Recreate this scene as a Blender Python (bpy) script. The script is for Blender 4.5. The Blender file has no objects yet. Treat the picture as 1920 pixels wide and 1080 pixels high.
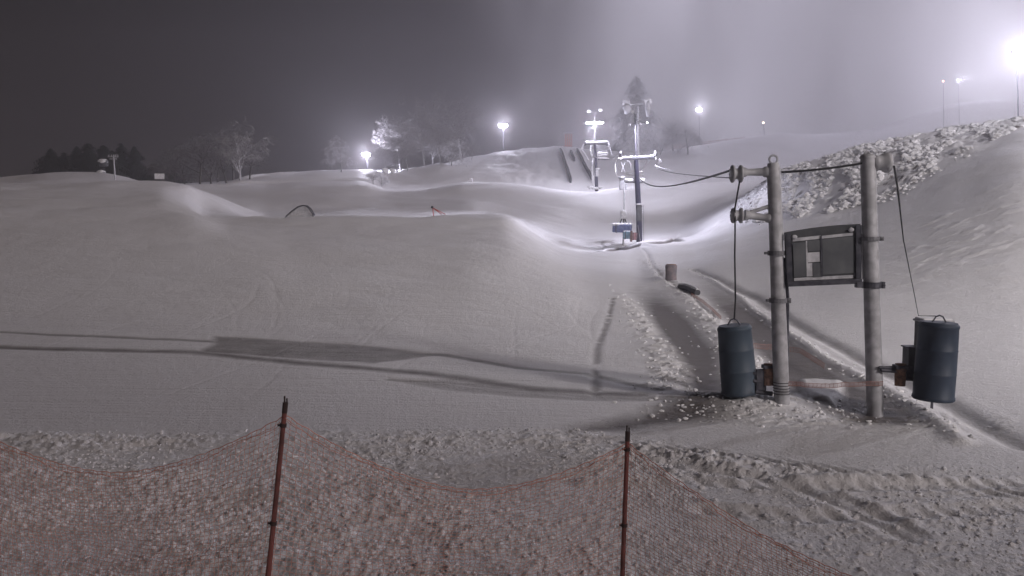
import bpy, bmesh, math, random
import numpy as np
from mathutils import Vector, Matrix
random.seed(7); rng = np.random.default_rng(11)
sc = bpy.context.scene
COL = sc.collection
TH = math.atan(110/1600); CZ = 2.76; CT, ST = math.cos(TH), math.sin(TH)

# ------------------------------------------------------------------ helpers
def P(px, py, Y):
    """world point seen at photo pixel (px,py) at forward distance Y"""
    u = (px-960)/1600; v = (540-py)/1600
    dy = CT+ST*v; dz = -ST+CT*v
    return Vector((u/dy*Y, Y, CZ+dz/dy*Y))

def pchip_slopes(x, y):
    h = np.diff(x); d = np.diff(y, axis=0)/h.reshape((-1,)+(1,)*(y.ndim-1))
    m = np.zeros_like(y)
    hh = h.reshape((-1,)+(1,)*(y.ndim-1))
    w1 = 2*hh[1:]+hh[:-1]; w2 = hh[1:]+2*hh[:-1]
    with np.errstate(divide='ignore', invalid='ignore'):
        mm = (w1+w2)/(w1/d[:-1]+w2/d[1:])
    mm = np.where(d[:-1]*d[1:] > 0, mm, 0)
    m[1:-1] = mm; m[0] = d[0]; m[-1] = d[-1]
    return m
def pchip(x, y, xi):
    x = np.asarray(x, float); y = np.asarray(y, float)
    m = pchip_slopes(x, y)
    i = np.clip(np.searchsorted(x, xi)-1, 0, len(x)-2)
    h = (x[i+1]-x[i]); t = (xi-x[i])/h
    sh = (-1,)+(1,)*(y.ndim-1)
    t = np.clip(t, 0, 1).reshape(sh); h = h.reshape(sh)
    return ((1+2*t)*(1-t)**2)*y[i]+(t*(1-t)**2)*h*m[i]+(t*t*(3-2*t))*y[i+1]+(t*t*(t-1))*h*m[i+1]

def hash2(ix, iy, s):
    n = (ix.astype(np.int64)*374761393+iy.astype(np.int64)*668265263+s*982451653) & 0x7fffffff
    n = ((n ^ (n >> 13))*1274126177) & 0x7fffffff
    return ((n ^ (n >> 16)) & 0xffff)/65535.0
def vnoise(x, y, s=0):
    x0 = np.floor(x); y0 = np.floor(y); fx = x-x0; fy = y-y0
    fx = fx*fx*(3-2*fx); fy = fy*fy*(3-2*fy)
    a = hash2(x0, y0, s); b = hash2(x0+1, y0, s); c = hash2(x0, y0+1, s); d = hash2(x0+1, y0+1, s)
    return (a*(1-fx)+b*fx)*(1-fy)+(c*(1-fx)+d*fx)*fy
def fbm(x, y, s=0, o=4, g=.5):
    r = 0; a = 1; t = 0
    for k in range(o):
        r = r+a*vnoise(x*2**k+17.3*k, y*2**k-9.1*k, s+k); t += a; a *= g
    return r/t
def sstep(a, b, x):
    t = np.clip((x-a)/(b-a), 0, 1); return t*t*(3-2*t)

# ------------------------------------------------------------------ terrain table
HOR = 430
cols = [-900,-300,0,100,200,300,350,385,430,470,500,560,620,680,730,780,830,870,940,1000,1050,1110,1160,1200,1250,1290,1350,1400,1460,1530,1600,1700,1800,1920,2400]
def F(D): return HOR+CZ*1600/D
T = {}
def row(D, **kw): pass
def R(D, pts):
    xs, ys = zip(*pts); T[D] = np.interp(cols, xs, ys)
for D in (2.0, 5.0, 8.0, 11.0, 13.5): R(D, [(0, F(D))])
R(17,  [(0,F(17)-1),(1700,F(17)),(1920,F(17)-6)])
R(22,  [(-300,622),(900,624),(1100,630),(1400,631),(1600,622),(1920,600),(2400,590)])
R(30,  [(-300,528),(900,532),(1050,552),(1110,565),(1200,573),(1290,571),(1400,566),(1530,546),(1600,530),(1700,508),(1800,482),(1920,455),(2400,420)])
R(40,  [(-300,448),(350,450),(560,463),(870,464),(940,468),(1000,486),(1050,505),(1110,520),(1200,526),(1290,518),(1400,498),(1530,468),(1600,446),(1700,412),(1800,372),(1920,330),(2400,300)])
R(48,  [(-300,397),(350,403),(430,424),(560,428),(870,430),(940,432),(1000,458),(1050,481),(1110,494),(1200,497),(1290,488),(1400,462),(1530,424),(1600,400),(1700,360),(1800,315),(1920,274),(2400,240)])
R(55,  [(-300,372),(300,374),(340,384),(385,405),(430,409),(500,406),(560,405),(620,403),(870,402),(940,402),(970,412),(1000,438),(1050,464),(1110,476),(1200,479),(1290,470),(1400,438),(1530,385),(1600,352),(1700,310),(1800,275),(1920,244),(2400,210)])
R(59,  [(-300,361),(300,363),(340,375),(385,408),(430,413),(500,412),(620,409),(870,408),(940,408),(970,416),(1000,440),(1050,464),(1110,475),(1200,472),(1290,463),(1400,424),(1530,358),(1600,318),(1700,282),(1800,256),(1920,234),(2400,200)])
R(65,  [(-300,352),(300,354),(340,362),(385,398),(430,406),(470,414),(500,418),(620,416),(870,414),(940,414),(1000,450),(1050,468),(1110,477),(1160,473),(1200,459),(1290,454),(1400,402),(1460,360),(1530,316),(1600,291),(1700,265),(1800,243),(1920,228),(2400,200)])
R(70,  [(-300,347),(300,348),(350,352),(385,370),(430,390),(470,408),(500,416),(620,413),(870,411),(940,411),(1000,446),(1050,463),(1110,472),(1160,470),(1200,455),(1290,449),(1400,388),(1460,325),(1530,302),(1600,284),(1700,265),(1800,244),(1920,230),(2400,205)])
R(74,  [(-300,347),(300,347),(350,352),(385,362),(430,381),(470,397),(500,408),(560,407),(620,406),(870,404),(940,404),(1000,432),(1050,451),(1110,462),(1200,451),(1290,442),(1400,376),(1460,322),(1530,306),(1600,291),(1700,272),(1800,251),(1920,236),(2400,210)])
R(82,  [(-300,352),(300,351),(350,358),(385,372),(430,386),(500,400),(620,397),(870,393),(1000,418),(1050,432),(1110,440),(1200,438),(1290,424),(1400,368),(1460,325),(1530,312),(1600,298),(1700,282),(1920,250),(2400,220)])
R(90,  [(-300,352),(350,355),(430,377),(500,386),(620,384),(730,388),(870,380),(1000,400),(1110,422),(1200,418),(1290,408),(1400,362),(1460,328),(1530,316),(1600,299),(1920,256),(2400,222)])
R(100, [(-300,352),(80,348),(350,354),(430,364),(500,366),(620,364),(730,374),(830,370),(870,368),(960,372),(1000,378),(1050,384),(1110,388),(1160,384),(1200,382),(1290,374),(1400,356),(1460,336),(1530,322),(1600,302),(1920,262),(2400,225)])
R(107, [(-300,350),(80,342),(240,349),(350,350),(430,353),(500,354),(560,351),(680,351),(730,364),(780,363),(830,357),(870,350),(960,352),(1000,359),(1050,365),(1110,367),(1160,361),(1200,360),(1250,358),(1400,348),(1460,338),(1530,325),(1600,302),(1920,264)])
R(113, [(-300,348),(0,346),(80,335),(150,330),(200,335),(240,346),(350,348),(430,347),(500,348),(560,344),(620,343),(680,343),(730,358),(780,358),(830,351),(870,345.5),(960,347),(1000,354),(1050,360),(1110,361.5),(1160,355),(1250,352.5),(1400,343),(1460,337),(1530,324),(1600,301),(1920,263)])
R(118, [(-300,347),(0,344),(80,329),(150,323),(200,329),(240,343),(300,348),(430,346),(500,346.5),(560,342),(620,341),(680,341),(730,356),(780,357),(830,350),(870,343),(960,345),(1000,352),(1050,357),(1110,359),(1160,352.5),(1250,350),(1400,341),(1460,336),(1530,322),(1600,300),(1920,262)])
R(122, [(-300,347),(0,342),(80,326),(150,320),(200,326),(240,342),(300,347),(430,352),(500,354),(560,350),(680,350),(730,359),(780,360),(830,356),(870,351),(960,353),(1000,360),(1110,366),(1200,362),(1400,352),(1530,326),(1600,300),(1920,255)])
R(127, [(-300,348),(80,329),(150,323),(240,344),(300,348),(430,356),(500,358),(560,355),(680,354),(730,358),(780,358),(830,357),(870,358),(960,360),(1050,366),(1110,368),(1200,362),(1400,350),(1530,324),(1600,298),(1920,248)])
R(136, [(-300,348),(240,346),(300,347),(430,344),(500,338),(560,334),(620,331),(680,334),(730,345),(780,343),(830,336),(870,334),(940,334),(1050,340),(1110,342),(1200,334),(1290,330),(1400,320),(1530,310),(1600,290),(1700,265),(1920,230)])
R(157, [(-300,350),(380,347),(430,346),(500,342),(560,338),(620,334),(680,331),(780,324),(830,314),(870,305),(940,302),(1000,300),(1050,293),(1110,299),(1200,298),(1290,294),(1400,276),(1460,270),(1530,278),(1600,268),(1700,240),(1800,212),(1920,204)])
R(150, [(-300,349),(240,347),(300,346),(380,344),(430,341),(500,333),(560,328),(620,323),(680,319),(730,324),(780,318),(830,309),(870,312),(940,315),(1050,312),(1110,314),(1200,306),(1290,302),(1400,290),(1530,290),(1600,280),(1700,248),(1800,225),(1920,215)])
R(165, [(-300,350),(380,347),(430,344),(500,338),(620,327),(680,322),(780,318),(830,308),(870,298),(935,290),(1000,286),(1050,280),(1110,286),(1200,289),(1250,286),(1400,264),(1460,258),(1530,270),(1600,262),(1700,232),(1800,205),(1920,196)])
R(180, [(-300,350),(430,346),(620,330),(780,322),(870,302),(935,291),(1000,283),(1050,277),(1110,283),(1200,288),(1250,284),(1400,259),(1460,252),(1530,262),(1600,252),(1700,226),(1800,198),(1920,192)])
R(220, [(-300,352),(430,350),(620,336),(780,328),(935,300),(1050,285),(1250,290),(1460,258),(1600,250),(1800,200),(1920,192)])
R(420, [(-300,380),(430,380),(780,360),(1050,330),(1460,300),(1920,280)])
R(900, [(-300,405),(1920,380)])
Ds = np.array(sorted(T)); CU = np.array([(c-960)/1600 for c in cols])
ZT = np.stack([CZ+(HOR-T[d])/1600*d for d in Ds])           # (D,col)
UF = np.linspace(CU[0], CU[-1], 900)
DF = np.concatenate([np.linspace(2, 80, 900), np.linspace(80, 220, 500)[1:], np.linspace(220, 900, 100)[1:]])
Z1 = pchip(Ds, ZT, DF)                                       # (DF,col)
Z2 = pchip(CU, Z1.T.copy(), UF).T                            # (DF,UF)
# soften a little along u and D
def blur(a, n, ax):
    k = np.array([1, 2, 1.])/4
    for _ in range(n):
        b = np.pad(a, [(1, 1) if i == ax else (0, 0) for i in range(2)], mode='edge')
        a = k[0]*(b[:-2] if ax == 0 else b[:, :-2])+k[1]*(b[1:-1] if ax == 0 else b[:, 1:-1])+k[2]*(b[2:] if ax == 0 else b[:, 2:])
    return a
Z2 = blur(blur(Z2, 12, 1), 3, 0)
def Hbase(x, y):
    x = np.asarray(x, float); y = np.maximum(np.asarray(y, float), 2.0)
    u = np.clip(x/y, UF[0], UF[-1]-1e-6)
    fu = (u-UF[0])/(UF[1]-UF[0]); iu = np.clip(fu.astype(int), 0, len(UF)-2); fu = fu-iu
    idx = np.clip(np.searchsorted(DF, y)-1, 0, len(DF)-2)
    fd = np.clip((y-DF[idx])/(DF[idx+1]-DF[idx]), 0, 1)
    return (Z2[idx, iu]*(1-fu)+Z2[idx, iu+1]*fu)*(1-fd)+(Z2[idx+1, iu]*(1-fu)+Z2[idx+1, iu+1]*fu)*fd
def G(px, py, y0=3.0, y1=260.0):
    """ground point seen at a photo pixel"""
    u = (px-960)/1600; v = (540-py)/1600; dy = CT+ST*v; dz = -ST+CT*v
    ys = np.concatenate([np.arange(y0, 80, .05), np.arange(80, y1, .1)])
    g = CZ+dz/dy*ys-Hbase(u/dy*ys, ys)
    k = np.argmax(g < 0)
    if g[k] >= 0: k = int(np.argmin(g))
    return (u/dy*ys[k], ys[k])
def seg_dist(x, y, pts, marg=4.0):
    """distance to a polyline, arc parameter 0..1, signed side (far away = 1e9)"""
    xs = [p[0] for p in pts]; ys = [p[1] for p in pts]
    sel = (x > min(xs)-marg) & (x < max(xs)+marg) & (y > min(ys)-marg) & (y < max(ys)+marg)
    B = np.full(x.shape, 1e3); TT = np.zeros(x.shape); SD = np.ones(x.shape)
    if sel.any(): B[sel], TT[sel], SD[sel] = seg_dist0(x[sel], y[sel], pts)
    return B, TT, SD
def seg_dist0(x, y, pts):
    best = np.full(x.shape, 1e9); tt = np.zeros(x.shape); sd = np.zeros(x.shape)
    n = len(pts)-1
    for i in range(n):
        (ax, ay), (bx, by) = pts[i], pts[i+1]
        dx, dy = bx-ax, by-ay; L2 = dx*dx+dy*dy+1e-12
        t = np.clip(((x-ax)*dx+(y-ay)*dy)/L2, 0, 1)
        d = np.hypot(x-ax-t*dx, y-ay-t*dy)
        m = d < best
        best = np.where(m, d, best); tt = np.where(m, (i+t)/n, tt)
        sd = np.where(m, np.sign((x-ax)*dy-(y-ay)*dx), sd)
    return best, tt, sd
def inside(x, y, poly):
    r = np.zeros(x.shape, bool); n = len(poly)
    for i in range(n):
        (ax, ay), (bx, by) = poly[i], poly[(i+1) % n]
        c = ((ay > y) != (by > y)) & (x < (bx-ax)*(y-ay)/((by-ay) if by != ay else 1e-9)+ax)
        r ^= c
    return r
def polymask(x, y, poly, soft):
    d, _, _ = seg_dist(x, y, list(poly)+[poly[0]])
    xs = [p[0] for p in poly]; ys = [p[1] for p in poly]
    sel = (x > min(xs)-1) & (x < max(xs)+1) & (y > min(ys)-1) & (y < max(ys)+1)
    s = -d
    if sel.any():
        q = inside(x[sel], y[sel], poly); s[sel] = np.where(q, d[sel], -d[sel])
    return sstep(-soft, soft, s)
GL = lambda L: [G(a, b) for a, b in L]

# marks and painted shadows of the ground, laid out once as world polylines / polygons
lane_a   = GL([(1235,500),(1262,540),(1300,545),(1345,590),(1420,650),(1480,740),(1540,790),(1400,775),(1350,700),(1330,640),(1285,585),(1250,560)])
trough   = GL([(1150,505),(1215,500),(1262,560),(1310,610),(1352,660),(1360,745),(1330,785),(1265,790),(1180,803),(1090,804),(1180,786),(1240,770),(1275,745),(1262,690),(1225,620),(1195,560)])  # worn lane, plus a cast-shadow wedge put into the colour
lane_b   = GL([(1285,520),(1330,520),(1420,575),(1500,640),(1600,712),(1680,745),(1760,782),(1700,795),(1600,790),(1520,765),(1475,735),(1440,690),(1385,620),(1320,560)])
patch_w  = GL([(1495,712),(1530,712),(1580,716),(1580,740),(1560,760),(1530,752),(1510,738)])
berm_b   = GL([(1290,500),(1390,560),(1480,625),(1560,680),(1650,725),(1730,770),(1800,830)])
groove_b = GL([(1300,505),(1420,560),(1520,622),(1650,690),(1760,745),(1850,800),(1920,835)])
shade_streak_1  = GL([(-200,615),(0,622),(250,634),(420,640),(600,648),(830,664),(980,690),(1100,700),(1235,735)])  # this and the next: shadow streaks painted dark over a shallow groove
shade_streak_2  = GL([(-200,650),(0,648),(130,655),(370,660),(560,680),(800,700),(1000,728),(1200,742)])
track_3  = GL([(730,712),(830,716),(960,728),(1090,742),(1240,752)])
shade_band_1   = GL([(400,630),(520,636),(650,643),(740,652),(825,664),(700,682),(560,672),(370,658),(400,645)])  # cast-shadow band painted into the snow colour
shade_band_2   = GL([(-100,640),(0,646),(120,652),(130,656),(0,654),(-100,650)])  # painted shadow too, further left
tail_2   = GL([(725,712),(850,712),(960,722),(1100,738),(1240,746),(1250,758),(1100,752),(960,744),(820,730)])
foot     = GL([(1150,560),(1140,600),(1120,650),(1116,740)])
crackl   = GL([(1105,470),(1130,474),(1160,468),(1200,460),(1240,456),(1262,449),(1295,451)])
ski_a    = GL([(1205,466),(1240,520),(1300,560),(1345,600)])
ski_arcs = []
_r = random.Random(5)
for _k in range(34):
    x0, y0 = _r.uniform(-16, 2.5), _r.uniform(13, 30); dx = _r.uniform(-.35, .35); cv = _r.uniform(-.06, .06)
    ski_arcs.append(([(x0+dx*q*_r.uniform(.95,1.05)+cv*q*q, y0+q*1.3) for q in range(_r.randint(4, 9))], _r.uniform(.003, .008)))
for _k in range(16):
    x0, y0 = _r.uniform(-9, 2), _r.uniform(12.2, 19); cv = _r.uniform(-.05, .05)
    ski_arcs.append(([(x0+q*.8, y0+q*_r.uniform(-.05,.02)+cv*q*q*.3) for q in range(_r.randint(3, 7))], _r.uniform(.003, .007)))
def at_px(L): return [((px-960)/1600*D, D) for px, D in L]
windrows = [(at_px([(425,117.5),(500,118),(600,118),(690,118)]), .38), (at_px([(440,140),(500,147),(560,150),(640,151)]), .45), (at_px([(560,152),(680,153),(720,152)]), .5),
            (at_px([(745,152),(800,153),(840,152)]), .6), (at_px([(850,172),(935,176),(1040,180)]), .4), (at_px([(865,119),(960,119),(1040,119)]), .22), (at_px([(1150,118),(1300,118),(1440,117)]), .22)]
mound_c = G(1400, 755)
rough_r  = None
def terrain_extra(x, y):
    """returns dz, mask of soiling and painted shade, rough mask"""
    u = x/np.maximum(y, 1)
    px = 960+1600*u
    # edge of the churned snow near the fence
    edge = np.interp(px, [-900,0,200,420,700,960,1080,1150,1300,1450,1600,1750,1920,2600], [11.2,11.3,11.2,11.4,11.5,11.6,11.7,11.35,10.6,9.9,9.7,9.65,9.6,9.6])
    edge = edge+(fbm(x*.8, y*.8, 3, 3)-.5)*.45
    r = 1-sstep(-.05, .25, y-edge)
    dz = np.zeros_like(x); near = y < 17
    # churned clods, stretched along the groomer's diagonal
    a = math.radians(24); X = (x*math.cos(a)+y*math.sin(a)); Y2 = (-x*math.sin(a)+y*math.cos(a))
    c1 = fbm(X*4.2, Y2*7.5, 21, 3, .62); c2 = fbm(x*17, y*19, 31, 2, .6); c3 = vnoise(X*2.0, Y2*3.4, 41)
    lump = sstep(.46, .74, c1)*.020+sstep(.48, .8, c2)*.022*(.4+c3)+(fbm(x*1.1, y*1.3, 51, 2)-.5)*.06
    amp = (1-.5*sstep(1250, 1650, px))*(.5+.8*sstep(.25, .75, fbm(x*.55, y*.7, 61, 2)))
    ridge = np.exp(-((y-edge+.45)/.35)**2)
    dz += r*(lump*amp*(1+.5*ridge)+.012*ridge)
    # tyre bars right of the second fence post
    tyre, tt, sd = seg_dist(x, y, tyre_l)
    bars = (np.sin(2*math.pi*(x*.9+y*.45)*5.2)*.5+.5)
    tm = np.exp(-(tyre/.22)**2)
    dz += tm*(bars*.045-.02)
    t2, _, _ = seg_dist(x, y, tyre_m)
    dz += np.exp(-(t2/.10)**2)*.035-np.exp(-((t2-.25)/.12)**2)*.02
    # mound where the return posts stand
    mx, my = mound_c
    md = np.exp(-(((x-mx)/1.25)**2+((y-my)/.75)**2)); dz += md*.17
    md2 = np.exp(-(((x-mx-1.2)/2.6)**2+((y-my+1.3)/.7)**2))
    sc_ = md+.7*md2
    dz += sc_*(sstep(.45, .7, fbm(x*5.5, y*8, 71, 3, .6))*.035)
    # smooth run-out: faint ski cuts
    sm = (1-r)
    dz += sm*(fbm(x*.35, y*.35, 81, 3)-.5)*.10*sstep(12, 24, y)
    dz += sm*(vnoise(x*1.1+y*.2, y*4.5, 91)-.5)*.010*sstep(11.5, 14, y)*(1-sstep(50, 70, y))
    far = sstep(30, 60, y)
    dz += far*(fbm(x*.10, y*.13, 101, 4)-.5)*.9*(1-sstep(64, 110, y)*.35)
    dz += sm*(fbm(x*.9+.3*y, y*.45, 93, 3)-.5)*.03*sstep(13, 18, y)*(1-sstep(48, 60, y))
    # twin machine ruts at lower right
    for L in ruts:
        d, t, s = seg_dist(x, y, L, 1.2); k_ = np.exp(-(d/.15)**2); dz = dz*(1-.7*k_)-k_*.03+np.exp(-((d-.24)/.07)**2)*.02
        dz += k_*.014*np.sin(2*math.pi*(x*4.2+y*1.2))
    # lanes, streaks and shadows painted into one colour mask
    dirt_shade = np.zeros_like(x)
    def band(poly, soft, d, depth):
        nonlocal dz, dirt_shade
        m = polymask(x, y, poly, soft)*(1-sstep(24, 42, y))
        dirt_shade = np.maximum(dirt_shade, m*d); dz = dz-m*depth
        return m
    m = band(trough, .75, 1.15, .05); m2 = band(lane_b, .55, 1.0, .06)
    w = polymask(x, y, patch_w, .12); dirt_shade = dirt_shade*(1-w*.9); dz += w*.10
    dz += (m+m2)*(fbm(x*2.5, y*2.5, 111, 3)-.5)*.03
    # clods along the tow track
    k = GL_c_track; d, t, s = seg_dist(x, y, k)
    wdt = .22+.008*y
    rk = np.exp(-(d/wdt)**2)
    dz += rk*(.07+.05*sstep(.45, .75, fbm(x*3.2, y*3.2, 121, 3, .6)))
    dirt_shade = dirt_shade*(1-rk*.85)
    d, t, s = seg_dist(x, y, trough_rim); rk = np.exp(-(d/.42)**2)*sstep(0, .15, t)
    dz += rk*(.03+.05*sstep(.42, .72, fbm(x*3.8, y*3.8, 131, 3, .6))); dirt_shade = dirt_shade*(1-rk*.7)
    d, t, s = seg_dist(x, y, berm_b); rk = np.exp(-(d/.16)**2); dz += rk*.075*sstep(0, .1, t); dirt_shade = dirt_shade*(1-rk)
    d, t, s = seg_dist(x, y, groove_b); rk = np.exp(-(d/.22)**2); dz -= rk*.10; dirt_shade = np.maximum(dirt_shade, rk*.45*(s < 2))
    for L, ww, dp, dk in ((shade_streak_1,.17,.010,.6),(shade_streak_2,.28,.012,.7),(track_3,.10,.010,.5)):
        d, t, s = seg_dist(x, y, L); rk = np.exp(-(d/(ww*(1+.4*(vnoise(x*.7, y*.7, 5)-.5))))**2); dz -= rk*dp; dirt_shade = np.maximum(dirt_shade, rk*dk)
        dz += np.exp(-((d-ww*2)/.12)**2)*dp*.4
    for poly, dk in ((shade_band_1,.6),(shade_band_2,.5),(tail_2,.42)):
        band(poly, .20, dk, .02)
    d, t, s = seg_dist(x, y, foot); rk = np.exp(-(d/.11)**2)*sstep(.3, .6, vnoise(x*4, y*2.5, 7)+.25); dz -= rk*.02; dirt_shade = np.maximum(dirt_shade, rk*.6)
    for L, dp in ski_arcs:
        d, t, s = seg_dist(x, y, L, 1.0); k_ = np.clip(4*t*(1-t)*2, 0, 1); dz -= np.exp(-(d/.05)**2)*dp*k_
    for L, hh in windrows:
        d, t, s = seg_dist(x, y, L, 3); dz += np.exp(-(d/.75)**2)*hh*(.6+.8*vnoise(x*.35, y*.35, 13))*np.clip(8*t*(1-t), 0, 1)
    # broken snow shelf at the foot of the first tower, its face shade painted in
    d, t, s = seg_dist(x, y, crackl); e = sstep(0, .12, t)*(1-sstep(.88, 1, t)); dz += np.where(s > 0, -1, 1)*0; up = np.where(s < 0, 1.0, 0.0); dz += e*up*np.exp(-d/5)*.17*sstep(0, .25, d); dz -= e*(1-up)*np.exp(-d/1.0)*.10; dirt_shade = np.maximum(dirt_shade, e*np.exp(-(d/.17)**2))
    d, t, s = seg_dist(x, y, ski_a); rk = np.exp(-(d/.12)**2); dz -= rk*.06; dirt_shade = np.maximum(dirt_shade, rk*.4)
    # rough push piles on the right slope
    top = np.interp(px, [1380,1440,1500,1600,1700,1800,1920,2400], [86,80,75,72,71,70,69,69])
    bot = np.interp(px, [1380,1440,1500,1600,1700,1800,1920,2400], [70,58,53,50,50,51,53,55])
    pile = sstep(bot-2, bot+2.5, y+(fbm(x*.3, y*.3, 141, 2)-.5)*7)*(1-sstep(top, top+6, y))*sstep(1300, 1450, px)
    dz += pile*(sstep(.40, .78, fbm(x*.9, y*.8, 151, 4, .58))*.20-.05)
    pb = sstep(26, 31, y)*(1-sstep(37, 42, y))*sstep(1640, 1720, px)
    dz += pb*(sstep(.45, .8, fbm(x*1.0, y*1.9, 161, 4, .6))*.05)
    dirt_shade = np.maximum(dirt_shade, pb*.12*sstep(.5, .62, fbm(x*.8+3, y*2.2, 171, 3)))
    dirt_shade = np.maximum(dirt_shade, pile*.8*sstep(.62, .70, fbm(x*1.5, y*1.3, 181, 4, .65)))
    # groomed rope-tow shoulder on the far hill
    gm = sstep(125, 140, y)*(1-sstep(178, 184, y))*np.exp(-((px-985)/60)**2)
    dz += gm*(fbm(x*.6, y*.25, 191, 3)-.5)*1.0
    return dz, np.clip(dirt_shade, 0, 1), np.clip(r+pile, 0, 1)
GL_c_track = GL([(1215,488),(1250,530),(1290,560),(1330,600),(1370,650),(1420,700)])
trough_rim = GL([(1160,540),(1195,590),(1235,650),(1262,690),(1255,730)])
ruts = [GL([(1290,905),(1500,918),(1700,915),(1960,905)]), GL([(1330,962),(1500,975),(1700,968),(1960,952)]), GL([(1250,870),(1450,905),(1600,955),(1700,1010)])]
tyre_l = GL([(1185,838),(1320,850),(1450,868),(1600,888),(1920,930)])
tyre_m = GL([(1100,905),(1400,905),(1920,903)])
def H(x, y):
    a = np.atleast_1d(np.asarray(x, float)); b = np.atleast_1d(np.asarray(y, float))
    r = Hbase(a, b)+terrain_extra(a, b)[0]
    return float(r[0]) if np.ndim(x) == 0 else r

# ------------------------------------------------------------------ materials
def mat(name, col, rough=.6, metal=0, spec=.4):
    m = bpy.data.materials.new(name); m.use_nodes = True
    b = m.node_tree.nodes['Principled BSDF']
    b.inputs['Base Color'].default_value = (*col, 1); b.inputs['Roughness'].default_value = rough
    b.inputs['Metallic'].default_value = metal; b.inputs['Specular IOR Level'].default_value = spec
    return m
def vary(m, c1, c2, scale, detail=4, bump=0, lo=.4, hi=.65, stretch=(1,1,1), rv=None):
    """procedural two-tone wear and bump"""
    nt = m.node_tree; N = nt.nodes; L = nt.links; b = N['Principled BSDF']
    tc = N.new('ShaderNodeTexCoord'); mp = N.new('ShaderNodeMapping'); mp.inputs['Scale'].default_value = stretch
    L.new(tc.outputs['Object'], mp.inputs['Vector'])
    nz = N.new('ShaderNodeTexNoise'); nz.inputs['Scale'].default_value = scale; nz.inputs['Detail'].default_value = detail
    L.new(mp.outputs[0], nz.inputs['Vector'])
    mr = N.new('ShaderNodeMapRange'); mr.inputs['From Min'].default_value = lo; mr.inputs['From Max'].default_value = hi
    L.new(nz.outputs['Fac'], mr.inputs['Value'])
    mx = N.new('ShaderNodeMix'); mx.data_type = 'RGBA'
    mx.inputs['A'].default_value = (*c1, 1); mx.inputs['B'].default_value = (*c2, 1)
    L.new(mr.outputs['Result'], mx.inputs['Factor']); L.new(mx.outputs['Result'], b.inputs['Base Color'])
    if bump:
        bp = N.new('ShaderNodeBump'); bp.inputs['Strength'].default_value = bump; bp.inputs['Distance'].default_value = .02
        L.new(nz.outputs['Fac'], bp.inputs['Height']); L.new(bp.outputs[0], b.inputs['Normal'])
    return m
def emis(name, col, s):
    m = bpy.data.materials.new(name); m.use_nodes = True; nt = m.node_tree
    nt.nodes.clear(); e = nt.nodes.new('ShaderNodeEmission'); o = nt.nodes.new('ShaderNodeOutputMaterial')
    e.inputs[0].default_value = (*col, 1); e.inputs[1].default_value = s; nt.links.new(e.outputs[0], o.inputs[0])
    return m

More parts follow.
